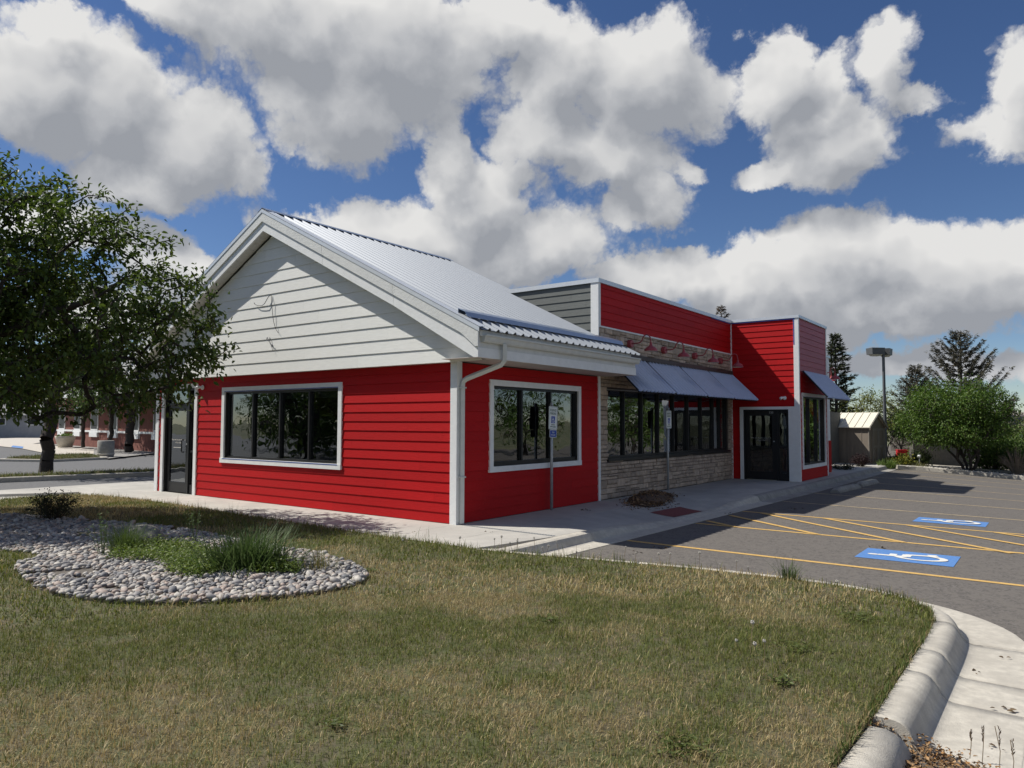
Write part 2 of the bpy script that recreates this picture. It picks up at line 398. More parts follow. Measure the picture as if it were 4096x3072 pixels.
tape_m = pm('blue_masking_tape', (.03, .08, .32), rough=.6, var=.2, scale=18)
glass = glass_mat('window_glass')
conc = pm('concrete_walk', (.47, .45, .405), rough=.85, var=.10, scale=3.0, bump=.25, bscale=60, col2=(.36, .345, .315), c2lo=.42, c2hi=.70, objvar=.03)
conc_b = pm('concrete_kerb', (.52, .485, .415), rough=.88, var=.16, scale=14, bump=.5, bscale=110, col2=(.42, .39, .335), c2lo=.45, c2hi=.7)
asphalt = pm('asphalt', (.118, .107, .096), rough=.92, var=.62, scale=36, bump=.5, bscale=120, col2=(.145, .131, .115), c2lo=.42, c2hi=.62, detail=6)
asph_l = pm('grey_asphalt', (.135, .135, .135), rough=.9, var=.2, scale=40, bump=.3, bscale=90, col2=(.11, .11, .112))
yellow_old = pm('worn_line_paint', (.48, .38, .23), rough=.8, var=.15, scale=30, col2=(.2, .17, .13), c2lo=.5, c2hi=.72)
yellow = pm('yellow_line_paint', (.60, .38, .12), rough=.75, var=.15, scale=30, col2=(.36, .24, .08), c2lo=.58, c2hi=.75)
bluep = pm('blue_pavement_paint', (.09, .22, .50), rough=.75, var=.12, scale=25, col2=(.11, .2, .42), c2lo=.55, c2hi=.75)
whitep = pm('white_pavement_paint', (.70, .69, .64), rough=.8, var=.08, scale=30)
stone_m = pm('ledge_stone', (.42, .335, .26), rough=.85, var=.22, scale=9, bump=.8, bscale=26, objvar=.28)
mortar = pm('mortar', (.10, .085, .075), rough=.95)
steel = pm('galvanised_steel', (.42, .44, .45), rough=.5, metal=.5, var=.12, scale=20)
lamp_red = pm('red_enamel', (.34, .055, .065), rough=.45, var=.04)
lamp_in = pm('lamp_inside_enamel', (.75, .72, .70), rough=.5)
signw = pm('sign_white', (.80, .82, .80), rough=.4, var=.03); signg = pm('sign_green', (.01, .10, .055), rough=.5); signb = pm('sign_blue', (.012, .06, .38), rough=.4, var=.05)
bark = pm('bark', (.045, .036, .030), rough=.95, var=.3, scale=20, bump=1.0, bscale=22, bstretch=(1, 1, .3))
soil = pm('lawn_soil', (.105, .088, .05), rough=.95, var=.25, scale=30, col2=(.075, .085, .03), c2lo=.4, c2hi=.6, bump=.6, bscale=50)
dirt = pm('bed_soil', (.12, .105, .09), rough=.95, var=.3, scale=20)
leaf_m = attr_mat('leaf', rough=.5, trans=.28, spec=.28)
grass_m = attr_mat('grass_blade', rough=.6, trans=.25, spec=.25)
needle_m = attr_mat('needles', rough=.65, trans=.05, spec=.2)
pebble_m = pm('river_stone', (.36, .335, .315), rough=.7, var=.15, scale=30, objvar=.0)
litter_m = attr_mat('leaf_litter', rough=.85)

# ------------------------------------------------------------------ setting: ground, lot, walks, kerbs
def lot_z(x, y):
    fx = min(max((x-2.7)/4.65, -.2), 2.2); fy = min(max(y-4.5, 0), 22)
    return -.155-.0140*fy*max(fx, 0)
g = MB(); g.box(-900, 900, -900, 900, -1.2, -.62); tag(g.build('ground', pm('dry_ground', (.16, .15, .08), rough=.95, var=.3, scale=.6, col2=(.08, .10, .035))), kind='structure')
g = MB()
def lot_edge(y): return 2.55+.023*min(y, 12) if y > -1.66 else 2.2
def lotf(a, b):
    y = -1.9+a*29.0; x0 = 2.35; x = x0+b*b*52; return (x, y, lot_z(x, y))
g.grid(lotf, 40, 40)
def lotf2(a, b):
    y = -1.9-a*40; x = 7.3+b*b*47; return (x, y, -.157)
g.grid(lotf2, 6, 12)
tag(g.build('parking_lot', asphalt, smooth=True), kind='structure')
lot = bpy.data.objects['parking_lot']

LAWN = [(-10.15, -1.75), (-9.6, -1.5), (-9.0, -1.42), (-7.9, -1.32), (-5.4, -1.39), (-3.2, -1.53), (.1, -1.65), (2.0, -1.66), (2.3, -1.62), (3.53, -1.35), (4.72, -1.11), (5.6, -1.03), (6.1, -1.03), (6.57, -1.13), (6.92, -1.36), (7.13, -1.67), (7.2, -2.05), (7.21, -2.65), (7.19, -4.6), (7.16, -5.4), (7.1, -8), (7.0, -16), (-10.1, -16), (-10.05, -3.3)]
BED = smooth_poly([(-.72, -6.1), (.1, -6.25), (.91, -6.1), (1.46, -5.79), (1.95, -5.31), (2.26, -4.75), (2.33, -4.2), (2.1, -3.8), (1.33, -3.43), (.49, -3.30), (-.74, -3.36), (-2.9, -3.2), (-4.44, -3.6), (-6.2, -4.0), (-7.2, -4.4), (-7.4, -5.4), (-6.0, -5.9), (-4.0, -5.95), (-2.7, -5.70), (-2.25, -5.45), (-1.9, -5.5), (-1.5, -5.95)], 1)
def lawn_z(x, y):
    return .015+.05*(0.5+.5*math.sin(x*.55+1)*math.cos(y*.6))*min(1, max(0, (-1.6-y)/1.2))*min(1, max(0, (7.1-x)/1.0))
def lawn_zn(x, y):
    return .015+.05*(.5+.5*np.sin(x*.55+1)*np.cos(y*.6))*np.clip((-1.6-y)/1.2, 0, 1)*np.clip((7.1-x)/1.0, 0, 1)
# lawn soil sheet as a fine grid clipped to the outline
lx = np.arange(-10.4, 7.4, .15); ly = np.arange(-16, -.9, .15)
lawn_o = flat_poly('lawn', LAWN, lambda x, y: .012, soil, thick=.25); tag(lawn_o, kind='structure')
mb = MB()
for i in range(len(lx)-1):
    for j in range(len(ly)-1):
        cx = lx[i]+.075; cy = ly[j]+.075
        if in_poly(np.array([[lx[i], ly[j]], [lx[i+1], ly[j]], [lx[i+1], ly[j+1]], [lx[i], ly[j+1]]]), LAWN).all():
            mb.poly([(lx[i+a], ly[j+b], lawn_z(lx[i+a], ly[j+b])+.004) for a, b in ((0, 0), (1, 0), (1, 1), (0, 1))])
tag(mb.build('turf_mat', soil, lawn_o))
flat_poly('bed_soil', BED, .045, dirt, lawn_o, thick=.06)

# walkway slabs
walk = tag(bpy.data.objects.new('walkway', None), kind='structure'); COL.objects.link(walk)
def kerb_back(y): return lot_edge(y)-.53
def dip(y):
    if y < .7: return 0
    if y < 3.7: t = (y-.7)/3.0
    elif y < 5.6: t = 1
    elif y < 8.0: t = 1-(y-5.6)/2.4
    else: return 0
    return -.12*t*t*(3-2*t)
def walk_z(x, y):
    k = kerb_back(y); t = min(1, max(0, (x-.75)/(k-.75))); return dip(y)*t*t*(3-2*t)
def slab(q, n=1, m=1, th=.1, mat=conc, name='concrete_slab'):
    """q: four xy corners, gap of a few mm left round each slab"""
    c = Vector((sum(p[0] for p in q)/4, sum(p[1] for p in q)/4)); qq = []
    for p in q:
        d = Vector(p)-c; qq.append(c+d*(1-.006/d.length))
    def fn(a, b):
        p = qq[0].lerp(qq[1], a).lerp(qq[3].lerp(qq[2], a), b); return (p.x, p.y, walk_z(p.x, p.y))
    g = MB(); g.grid(fn, n, m); nv = len(g.v)
    per = [fn(i/n, 0) for i in range(n)]+[fn(1, j/m) for j in range(m)]+[fn(1-i/n, 1) for i in range(n)]+[fn(0, 1-j/m) for j in range(m)]
    b = len(g.v); k = len(per)
    g.v += per+[(x, y, z-th) for x, y, z in per]
    for i in range(k):
        j = (i+1) % k; g.f.append((b+j, b+i, b+k+i, b+k+j))
    return g.build(name, mat, walk)
xs = [-12.9, -11.2, -9.84, -8.0, -6.2, -4.6, -3.05, -1.52, 0.0, 1.02]
for i in range(len(xs)-1):
    a, b = xs[i], xs[i+1]
    y0 = -1.85 if a > -10 else -6.5
    if a < -10: slab([(a, -1.7), (b, -1.7), (b, 1.6 if b <= -9.8 else .02), (a, 1.6)]) ; slab([(a, -7.5), (b, -7.5), (b, -1.7), (a, -1.7)]); slab([(a, 1.6), (b, 1.6), (b, 12), (a, 12)])
    else: slab([(a, y0), (b, y0), (b, .01 if b <= 0 else .01), (a, .01)])
slab([(1.02, -1.85), (kerb_back(-1.8), -1.85), (kerb_back(0), .01), (1.02, .01)])
ys = [.01, 1.6, 3.2, 4.85, 6.5, 8.1, 9.7, 11.3, 13.05]
for i in range(len(ys)-1):
    a, b = ys[i], ys[i+1]
    slab([(0, a), (1.02, a), (1.02, b), (0, b)], 3, 6); slab([(1.02, a), (kerb_back(a), a), (kerb_back(b), b), (1.02, b)], 6, 6)
for a, b in ((13.05, 16.3), (16.3, 19.5), (19.5, 22.2), (22.2, 25.0)):
    slab([(1.9 if a < 16 else 1.2, a), (kerb_back(a), a), (kerb_back(b)+(0.15 if b > 24 else 0), b), (1.9 if a < 16 else 1.2, b)], 2, 2)
slab([(-.6, 22.2), (1.2, 22.2), (1.2, 25.0), (-.6, 25.0)])
# tactile pad at the ramp
pad = MB(); pc = [(1.55, 4.10), (1.60, 5.42), (2.16, 5.30), (2.10, 4.02)]
pad.grid(lambda a, b: (lambda p: (p.x, p.y, walk_z(p.x, p.y)+.006))(Vector(pc[0]).lerp(Vector(pc[3]), a).lerp(Vector(pc[1]).lerp(Vector(pc[2]), a), b)), 6, 10)
for i in range(9):
    for j in range(20):
        p = Vector(pc[0]).lerp(Vector(pc[3]), (i+.5)/9).lerp(Vector(pc[1]).lerp(Vector(pc[2]), (i+.5)/9), (j+.5)/20)
        z = walk_z(p.x, p.y)+.005; b = len(pad.v)
        pad.v += [(p.x-.014, p.y-.014, z), (p.x+.014, p.y-.014, z), (p.x+.014, p.y+.014, z), (p.x-.014, p.y+.014, z), (p.x, p.y, z+.007)]
        pad.f += [(b, b+1, b+4), (b+1, b+2, b+4), (b+2, b+3, b+4), (b+3, b, b+4)]
pad.build('tactile_pad', pm('tactile_red', (.20, .055, .05), rough=.75, var=.12, scale=18), walk)
# raised lip of the slab by the front lawn
lip = MB(); lip.prism([(-11.6, -3.6, -.02), (-11.6, -3.6, .055), (-11.45, -3.62, .055), (-11.4, -3.62, -.02)], (1.15, 2.05, 0)); lip.build('slab_lip', conc, walk)
# drain slot
dr = MB()
for k in range(34):
    p = Vector((.2, .02)).lerp(Vector((2.0, -.02)), k/34); dr.box(p.x, p.x+.03, p.y-.035, p.y+.035, .001, .006)
dr.build('drain_grate', steel, walk)

# kerb along the walk (drops at the ramp)
def kerb_walk(ya, yb, name, mat):
    g = MB(); n = max(2, int((yb-ya)/.25)); prof_n = 9
    for i in range(n+1):
        y = ya+(yb-ya)*i/n; xb = kerb_back(y)+.004; xe = lot_edge(y); t = dip(y); h = 0+t; gz = -.148
        pts = [(xb, h-.12), (xb, h), (xb+.10, h-.004), (xb+.15, h-.018), (xb+.185, h-(h-gz)*.45), (xb+.215, gz+.022), (xb+.26, gz+.006), (xe, gz), (xe, gz-.1)]
        g.v += [(x, y, z) for x, z in pts]
    for i in range(n):
        for j in range(prof_n-1): a = i*prof_n+j; g.f.append((a, a+1, a+prof_n+1, a+prof_n))
    g.f.append(tuple(range(prof_n))); g.f.append(tuple(n*prof_n+j for j in range(prof_n-1, -1, -1)))
    for f in range(len(g.f)-2): g.f[f] = g.f[f][::-1]
    return g.build(name, mat, kerbs, smooth=False)
kerbs = tag(bpy.data.objects.new('kerb', None), kind='structure'); COL.objects.link(kerbs)
conc_d = pm('older_concrete', (.32, .305, .275), rough=.88, var=.15, scale=10, bump=.4, bscale=90, col2=(.25, .24, .215))
for a, b, m in ((-1.66, .70, conc_b), (.705, 2.55, conc_b), (2.555, 4.6, conc_b), (4.605, 6.4, conc_b), (6.405, 8.15, conc_b), (8.155, 11.2, conc_d), (11.205, 14.4, conc_d), (14.405, 17.6, conc_d), (17.605, 21.0, conc_d), (21.005, 24.6, conc_d)):
    kerb_walk(a, b, 'kerb_stone', m)
# kerb with gutter round the lawn
kp = smooth_path([(2.0, -1.66), (2.3, -1.62), (3.53, -1.35), (4.72, -1.11), (5.6, -1.03), (6.1, -1.03), (6.57, -1.13), (6.92, -1.36), (7.13, -1.67), (7.2, -2.05), (7.21, -2.65), (7.2, -3.5), (7.19, -4.58)], 2)
def resample(path, step):
    P = [Vector(p) for p in path]; out = [P[0]]; acc = 0
    for i in range(len(P)-1):
        s = (P[i+1]-P[i]).length
        while acc+s >= step*len(out):
            out.append(P[i].lerp(P[i+1], (step*len(out)-acc)/s))
        acc += s
    return [(p.x, p.y) for p in out]+[tuple(P[-1])]
kp = resample(kp, .12)
KP = [(0, -.2), (0, -.01), (.003, .004), (.015, .012), (.025, .0125), (.09, .0125), (.11, .011), (.14, .004), (.17, -.015), (.195, -.05), (.22, -.10), (.25, -.135), (.29, -.148), (.32, -.150), (.34, -.1502), (.692, -.151), (.70, -.1515), (.705, -.156), (.71, -.25)]
lens = [0]
for i in range(1, len(kp)): lens.append(lens[-1]+(Vector(kp[i])-Vector(kp[i-1])).length)
cuts = [0, 2.0, 4.2, 5.75, 6.75, 7.35, 8.5, 99]
ci = [min(range(len(kp)), key=lambda i: abs(lens[i]-c)) for c in cuts]
for c in range(len(ci)-1):
    seg = kp[ci[c]:ci[c+1]+1]
    if len(seg) < 2: continue
    a, b = Vector(seg[-2]), Vector(seg[-1]); seg[-1] = tuple(b-(b-a).normalized()*.007)
    sweep(seg, KP).build('kerb_stone', conc_b, kerbs, smooth=True)
flat_poly('gutter_apron', [(7.55, -1.85), (7.86, -1.62), (8.15, -1.80), (8.7, -2.3), (9.4, -3.3), (9.6, -14), (7.55, -14)], -.1535, conc_b, kerbs)
low = [(7.185, -4.72), (7.17, -5.1), (7.15, -5.6), (7.1, -6.5), (7.05, -8), (6.95, -12)]
KL = [(0, -.2), (0, -.012), (.02, .004), (.10, .008), (.15, -.008), (.19, -.035), (.215, -.075), (.235, -.13), (.24, -.25)]
g = sweep(low, KL)
g.build('kerb_stone', conc_b, kerbs, smooth=True)
mulch_poly = [(7.17, -4.60), (7.30, -4.46), (7.42, -4.40), (7.60, -4.55), (7.78, -4.62), (7.98, -4.85), (8.1, -14), (7.15, -14), (7.3, -6.5), (7.36, -5.2), (7.36, -4.78), (7.19, -4.71)]
flat_poly('mulch_soil', mulch_poly, -.13, dirt, kerbs)

# ------------------------------------------------------------------ the restaurant building
B = thing('restaurant_building', 'red and white single-storey restaurant with metal gable roof, stone front and square red tower', 'building')
XL, WY, HS = -9.84, 4.74, 2.74          # front wall length, side wall length, soffit height
XR, ZR, SL = -4.97, 6.09, .4975         # ridge, its height, roof slope
def roof_z(x): return ZR-SL*abs(x-XR)
YT, YF, EX, HT, HP = 13.04, 16.27, 2.015, 4.85, 4.83

def cut(iv, holes):
    out = [iv]
    for h in holes:
        nx = []
        for a, b in out:
            if h[1] <= a or h[0] >= b: nx.append((a, b)); continue
            if h[0] > a: nx.append((a, h[0]))
            if h[1] < b: nx.append((h[1], b))
        out = nx
    return out
def siding(parent, org, du, nn, length, z0, z1, expo, mat, holes=(), joints=3.66, a_lo=None, a_hi=None, phase=0.0, t0=.005, t1=.0195):
    """lap boards on a wall: org + du*a, proud along nn; holes (a0,a1,z0,z1)."""
    du = Vector(du); nn = Vector(nn); org = Vector(org); z = z0; k = 0; rr = random.Random(int(length*100)+int(z0*10))
    while z < z1-.012:
        zt = min(z+expo, z1); hb = expo
        zs = sorted({z, zt}|{h[2] for h in holes if z < h[2] < zt}|{h[3] for h in holes if z < h[3] < zt})
        pieces = []
        cutsx = []
        x = rr.uniform(.6, joints)
        while x < length: cutsx.append(x); x += joints
        segs = []
        pts_ = [0]+cutsx+[length]
        for a_, b_ in zip(pts_[:-1], pts_[1:]): segs += cut((a_, b_), [(h[0], h[1]) for h in holes if h[2] <= z and h[3] >= zt])
        for s in range(len(segs)):
            g = MB()
            for q in range(len(zs)-1):
                zb, zc = zs[q], zs[q+1]; zm = (zb+zc)/2
                lo_b = a_lo(zb) if a_lo else 0; lo_t = a_lo(zc) if a_lo else 0; hi_b = a_hi(zb) if a_hi else length; hi_t = a_hi(zc) if a_hi else length
                for a, b in cut(segs[s], [(h[0], h[1]) for h in holes if h[2] < zm < h[3]]):
                    ab, at, bb, bt = max(a, lo_b), max(a, lo_t), min(b, hi_b), min(b, hi_t)
                    if bb-ab < .02: continue
                    if bt-at < .004: at = bt = (at+bt)/2; bt += .002; at -= .002
                    e = .0012
                    fb = t1-(t1-t0)*(zb-z)/hb; ft = t1-(t1-t0)*(zc-z)/hb
                    P = lambda aa, zz, tt: tuple(org+du*aa+nn*tt+Vector((0, 0, zz)))
                    g.hexa([P(ab+e, zb, 0), P(bb-e, zb, 0), P(bb-e, zb, fb), P(ab+e, zb, fb), P(at+e, zc-.001, 0), P(bt-e, zc-.001, 0), P(bt-e, zc-.001, ft), P(at+e, zc-.001, ft)])
            if g.v: g.build('siding_board', mat, parent)
        z += expo; k += 1
def walls_with_holes(axis, fixed0, fixed1, a0, a1, z0, z1, holes):
    """solid wall slab between fixed0..fixed1 with rectangular openings"""
    g = MB(); zs = sorted({z0, z1}|{h[2] for h in holes}|{h[3] for h in holes})
    for i in range(len(zs)-1):
        zb, zt = zs[i], zs[i+1]; zm = (zb+zt)/2
        for a, b in cut((a0, a1), [(h[0], h[1]) for h in holes if h[2] < zm < h[3]]):
            if axis == 'x': g.box(a, b, fixed0, fixed1, zb, zt)
            else: g.box(fixed0, fixed1, a, b, zb, zt)
    return g
# openings
W1 = (-6.86, -2.99, .90, 2.37)      # front window (inside of trim)
D1 = (-9.47, -8.10, 0.0, 2.50)      # front door
W2 = (.97, 3.86, .92, 2.37)         # side window (y)
W3 = (5.16, 12.74, .90, 2.50)       # stone-front window (y)
D2 = (.36, 1.72, 0.0, 2.13)         # tower door (x)
W4 = (13.37, 15.93, .46, 2.53)      # tower window (y)
core = pm('wall_sheathing', (.05, .045, .04), rough=.9)
w = walls_with_holes('x', .0, .16, XL, 0, .0, HS, [W1, D1]).build('siding_wall', core, B)
siding(w, (XL, 0, 0), (1, 0, 0), (0, -1, 0), -XL, .01, HS-.02, .1715, red, [(W1[0]-.05-XL, W1[1]+.05-XL, W1[2]-.05, W1[3]+.05), (D1[0]-.05-XL, D1[1]+.05-XL, -.1, D1[3]+.05)])
w = walls_with_holes('y', -.16, .0, .16, WY, .0, HS, [W2]).build('siding_wall', core, B)
siding(w, (0, 0, 0), (0, 1, 0), (1, 0, 0), WY, .01, HS-.02, .1715, red, [(W2[0]-.05, W2[1]+.05, W2[2]-.05, W2[3]+.05)])
MB().box(XL, XL+.16, .16, 20.4, 0, HS).build('block_wall', core, B)
def vboard(name, x0, x1, y0, y1, z0, z1, mat=white, parent=B): return MB().box(x0, x1, y0, y1, z0, z1).build(name, mat, parent)
# corner boards
vboard('corner_board', -.11, .034, -.034, -.003, .0, HS-.004); vboard('corner_board', .003, .034, -.003, .10, .0, HS-.004)
vboard('corner_board', XL-.02, XL+.12, -.034, -.003, .0, HS-.004)
vboard('corner_board', .003, .036, WY-.035, WY+.055, .0, HS-.004)
# window and door trim
def trim_x(a, b, z0, z1, wd, yf, sill=True):
    vboard('window_trim', a-wd, b+wd, yf, -.003, z1, z1+wd); vboard('window_trim', a-wd, a, yf, -.003, z0, z1); vboard('window_trim', b, b+wd, yf, -.003, z0, z1)
    if sill: vboard('window_trim', a-wd-.015, b+wd+.005, yf-.012, -.003, z0-wd, z0)
trim_x(W1[0], W1[1], W1[2], W1[3], .105, -.040)
vboard('door_trim', D1[0]-.115, D1[1]+.115, -.040, -.003, D1[3], D1[3]+.10); vboard('door_trim', D1[0]-.115, D1[0], -.040, -.003, .0, D1[3]); vboard('door_trim', D1[1], D1[1]+.115, -.040, -.003, .0, D1[3])
a, b, z0, z1 = W2
vboard('window_trim', .003, .040, a-.105, b+.105, z1, z1+.105); vboard('window_trim', .003, .040, a-.105, a, z0, z1); vboard('window_trim', .003, .040, b, b+.105, z0, z1); vboard('window_trim', .003, .050, a-.12, b+.11, z0-.10, z0)

def window(P, a0, a1, z0, z1, mulls, dep=.05, fr=.05, bar=.045, name='window', kick=0.0, sill=None, mids=()):
    """glazed frame; P(a, z, t) maps along/up/outward to world."""
    def bx(g, a, b, c, d, t0, t1): g.hexa([P(a, c, t0), P(b, c, t0), P(b, c, t1), P(a, c, t1), P(a, d, t0), P(b, d, t0), P(b, d, t1), P(a, d, t1)])
    t0, t1 = -dep-.05, -dep+.04
    g = MB(); bx(g, a0, a1, z0, z0+fr+kick, t0, t1); bx(g, a0, a1, z1-fr, z1, t0, t1); bx(g, a0, a0+fr, z0+fr+kick, z1-fr, t0, t1); bx(g, a1-fr, a1, z0+fr+kick, z1-fr, t0, t1)
    o = g.build(name, black, B)
    ed = [a0+fr]+list(mulls)+[a1-fr]
    for m in mulls:
        g = MB(); bx(g, m-bar/2, m+bar/2, z0+fr+kick+.001, z1-fr-.001, t0+.005, t1+.012); g.build('mullion', black, o)
    for i in range(len(ed)-1):
        a = ed[i]+(bar/2 if i else 0); b = ed[i+1]-(bar/2 if i < len(ed)-2 else 0)
        g = MB(); bx(g, a-.006, b+.006, z0+fr+kick-.006, z1-fr+.006, -dep-.012, -dep-.004); g.build('pane', glass, o)
    if sill:
        g = MB(); bx(g, a0-.03, a1+.03, z0-sill, z0-.002, -.09, .045); g.build('sill', black, o)
    return o, ed
win1, ed = window(lambda a, z, t: (a, -t, z), W1[0], W1[1], W1[2], W1[3], [-5.86, -4.90, -3.94], dep=.07)
for i in range(4):
    a = ed[i]+.05; b = ed[i+1]-.04; h = (.17, .17, .13, .13)[i]
    MB().box(a, b, .125, .131, W1[3]-.05-h, W1[3]-.05).build('roller_blind', blind_m, win1)
# masking tape left round the front window
g = MB(); g.box(W1[0], W1[1], -.043, -.0405, W1[3]+.001, W1[3]+.016); g.build('masking_tape', tape_m, win1)
g = MB(); g.box(W1[0]-.02, W1[1]+.02, -.056, -.0535, W1[2]-.022, W1[2]-.006); g.build('masking_tape', tape_m, win1)
window(lambda a, z, t: (t, a, z), W2[0], W2[1], W2[2], W2[3], [1.90, 2.88], dep=.06, kick=.03)
win3, ed = window(lambda a, z, t: (t, a, z), W3[0], W3[1], W3[2], W3[3], [6.08, 7.01, 7.94, 8.86, 9.81, 10.76, 11.66, 12.20], dep=.11, fr=.055, sill=.06)
# tower window
win4, ed = window(lambda a, z, t: (EX+t, a, z), W4[0], W4[1], W4[2], W4[3], [14.22, 15.10], dep=.06)
# doors
def door(P, a0, a1, z1, split, top, wide_first=True):
    def bx(g, a, b, c, d, t0, t1): g.hexa([P(a, c, t0), P(b, c, t0), P(b, c, t1), P(a, c, t1), P(a, d, t0), P(b, d, t0), P(b, d, t1), P(a, d, t1)])
    g = MB(); bx(g, a0, a0+.045, .0, z1, -.14, -.02); bx(g, a1-.045, a1, .0, z1, -.14, -.02); bx(g, a0+.045, a1-.045, z1-.05, z1, -.14, -.02); bx(g, split-.03, split+.03, .0, z1-.05, -.139, -.015)
    if top < z1-.1: bx(g, a0+.045, split-.03, top, top+.05, -.138, -.02); bx(g, split+.03, a1-.045, top, top+.05, -.138, -.02)
    fr = g.build('door_frame', black, B)
    # leaf
    l0, l1 = a0+.05, split-.035; tp = min(top, z1-.05)-.005
    g = MB(); bx(g, l0, l0+.12, .012, tp, -.10, -.05); bx(g, l1-.12, l1, .012, tp, -.10, -.05); bx(g, l0+.12, l1-.12, .012, .26, -.10, -.05); bx(g, l0+.12, l1-.12, tp-.13, tp, -.10, -.05)
    leaf = g.build('door', black, B)
    g = MB(); bx(g, l0+.115, l1-.115, .255, tp-.125, -.08, -.072); g.build('pane', glass, leaf)
    g = MB(); hx = l1-.10
    g.tube([P(hx-.09, .98, -.05), P(hx-.09, .98, .0), P(hx-.09, 1.0, .015), P(hx-.09, 1.25, .015), P(hx-.09, 1.27, 0), P(hx-.09, 1.27, -.05)], .014, 8); g.build('handle', black, leaf)
    g = MB(); c = P(hx+.04, 1.17, -.05); c2 = P(hx+.04, 1.17, -.03); g.tube([c, c2], .02, 10); g.build('lock', steel, leaf)
    # push bar inside
    g = MB(); bx(g, l0+.10, l1-.10, 1.02, 1.09, -.15, -.11); g.build('push_bar', black, leaf)
    # sidelight
    g = MB(); s0, s1 = split+.03, a1-.045
    bx(g, s0, s0+.035, .0, tp, -.12, -.04); bx(g, s1-.035, s1, .0, tp, -.12, -.04); bx(g, s0+.035, s1-.035, .0, .22, -.12, -.04); bx(g, s0+.035, s1-.035, tp-.05, tp, -.12, -.04); bx(g, s0+.035, s1-.035, .98, 1.03, -.118, -.04)
    sd = g.build('sidelight', black, B)
    g = MB(); bx(g, s0+.03, s1-.03, .21, tp-.045, -.08, -.072); g.build('pane', glass, sd)
    if top < z1-.1:
        g = MB(); bx(g, a0+.04, split-.025, top+.045, z1-.045, -.08, -.072); bx(g, split+.025, a1-.04, top+.045, z1-.045, -.08, -.072); g.build('transom_pane', glass, fr)
    return leaf, sd
pale_text = pm('pale_vinyl_lettering', (.70, .66, .60), rough=.6)
PD1 = lambda a, z, t: (a, -t, z)
leaf1, _ = door(PD1, D1[0], D1[1], D1[3], -8.43, 2.10)
lc = (D1[0]+.05-8.465)/2
place_text("Open every day unless we're closed", .052, (lc, .068, 1.27), (1, 0, 0), (0, 0, 1), pale_text, leaf1, xs=.80)
place_text('10:30am-10:00pm', .05, (lc, .068, 1.20), (1, 0, 0), (0, 0, 1), pale_text, leaf1, xs=.8)
g = MB(); g.box(lc-.22, lc+.16, .066, .069, 1.075, 1.088); g.build('vinyl_line', pale_text, leaf1)
PD2 = lambda a, z, t: (a, YT-t, z)
leaf2, side2 = door(PD2, D2[0], D2[1], D2[3], 1.36, 2.2)
lc = (D2[0]+.05+1.325)/2; dimtext = pm('grey_vinyl_lettering', (.45, .46, .44), rough=.6)
place_text("Open every day unless we're closed", .052, (lc, YT+.068, 1.27), (1, 0, 0), (0, 0, 1), dimtext, leaf2, xs=.80)
place_text('10:30am-10:00pm', .05, (lc, YT+.068, 1.20), (1, 0, 0), (0, 0, 1), dimtext, leaf2, xs=.8)
place_text('520', .085, (1.20, YT+.0195, 2.035), (1, 0, 0), (0, 0, 1), dimtext, leaf2)
g = MB(); g.box(1.50, 1.655, YT+.083, YT+.086, 1.05, 1.92); g.build('notice', pm('paper_notice', (.62, .66, .67), rough=.8), side2)
g = MB(); g.box(1.50, 1.655, YT+.083, YT+.086, .28, .94); g.build('notice', pm('red_notice', (.35, .06, .06), rough=.8), side2)
g = MB(); g.box(.66, 1.19, YT+.083, YT+.087, 1.10, 1.92); g.build('door_blind', pm('grey_film', (.10, .11, .11), rough=.8), leaf2)

# room behind the glass
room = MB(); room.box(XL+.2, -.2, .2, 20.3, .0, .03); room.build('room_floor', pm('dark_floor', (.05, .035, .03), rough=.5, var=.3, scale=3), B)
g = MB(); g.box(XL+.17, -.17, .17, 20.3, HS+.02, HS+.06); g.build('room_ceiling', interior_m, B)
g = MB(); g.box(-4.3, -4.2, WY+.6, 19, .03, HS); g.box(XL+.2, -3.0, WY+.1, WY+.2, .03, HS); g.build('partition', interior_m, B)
tabm = pm('table_top', (.10, .05, .035), rough=.35); metm = pm('table_leg', (.02, .02, .02), rough=.5)
for (x, y) in ((-6.3, 1.3), (-5.3, 1.3), (-4.3, 1.3), (-3.4, 1.3), (-1.1, 1.6), (-1.1, 3.1)):
    t = thing('dining_table', 'dark wooden dining table inside, behind the '+{-6.3: 'front window pane farthest from the corner', -5.3: 'second pane of the front window', -4.3: 'third pane of the front window', -3.4: 'front window pane nearest the corner', -1.1: ('first' if y < 2 else 'last')+' pane of the side window'}[x], 'table', (x, y, .03), 'dining tables behind the windows')
    MB().lathe([(0, .72), (.42, .72), (.43, .74), (.42, .76), (0, .76)], (x, y, 0), 20).build('table_top', tabm, t)
    MB().lathe([(.0, .72), (.04, .72), (.04, .09), (.28, .045), (.28, .03), (0, .03)], (x, y, 0), 12).build('table_leg', metm, t)

# --- gable end
gab = MB(); o = .17
gab.prism([(XR-5.55, -o, HS), (XR+5.62, -o, HS), (XR, -o, HS+5.6*SL+.02)], (0, .15, 0)); gw = gab.build('gable_wall', core, B)
ga, gb = XR-5.60, .70
siding(gw, (ga, -o, 0), (1, 0, 0), (0, -1, 0), gb-ga, HS-.025, 5.62, .238, cream, a_lo=lambda z: (XR-(5.62-max(z, HS))/SL)-ga, a_hi=lambda z: (XR+(5.62-max(z, HS))/SL)-ga, joints=4.2)
# soffit strip below the gable
MB().box(XL-.1, .0, -.168, -.003, HS-.02, HS-.004).build('gable_soffit', soffit_m, B)
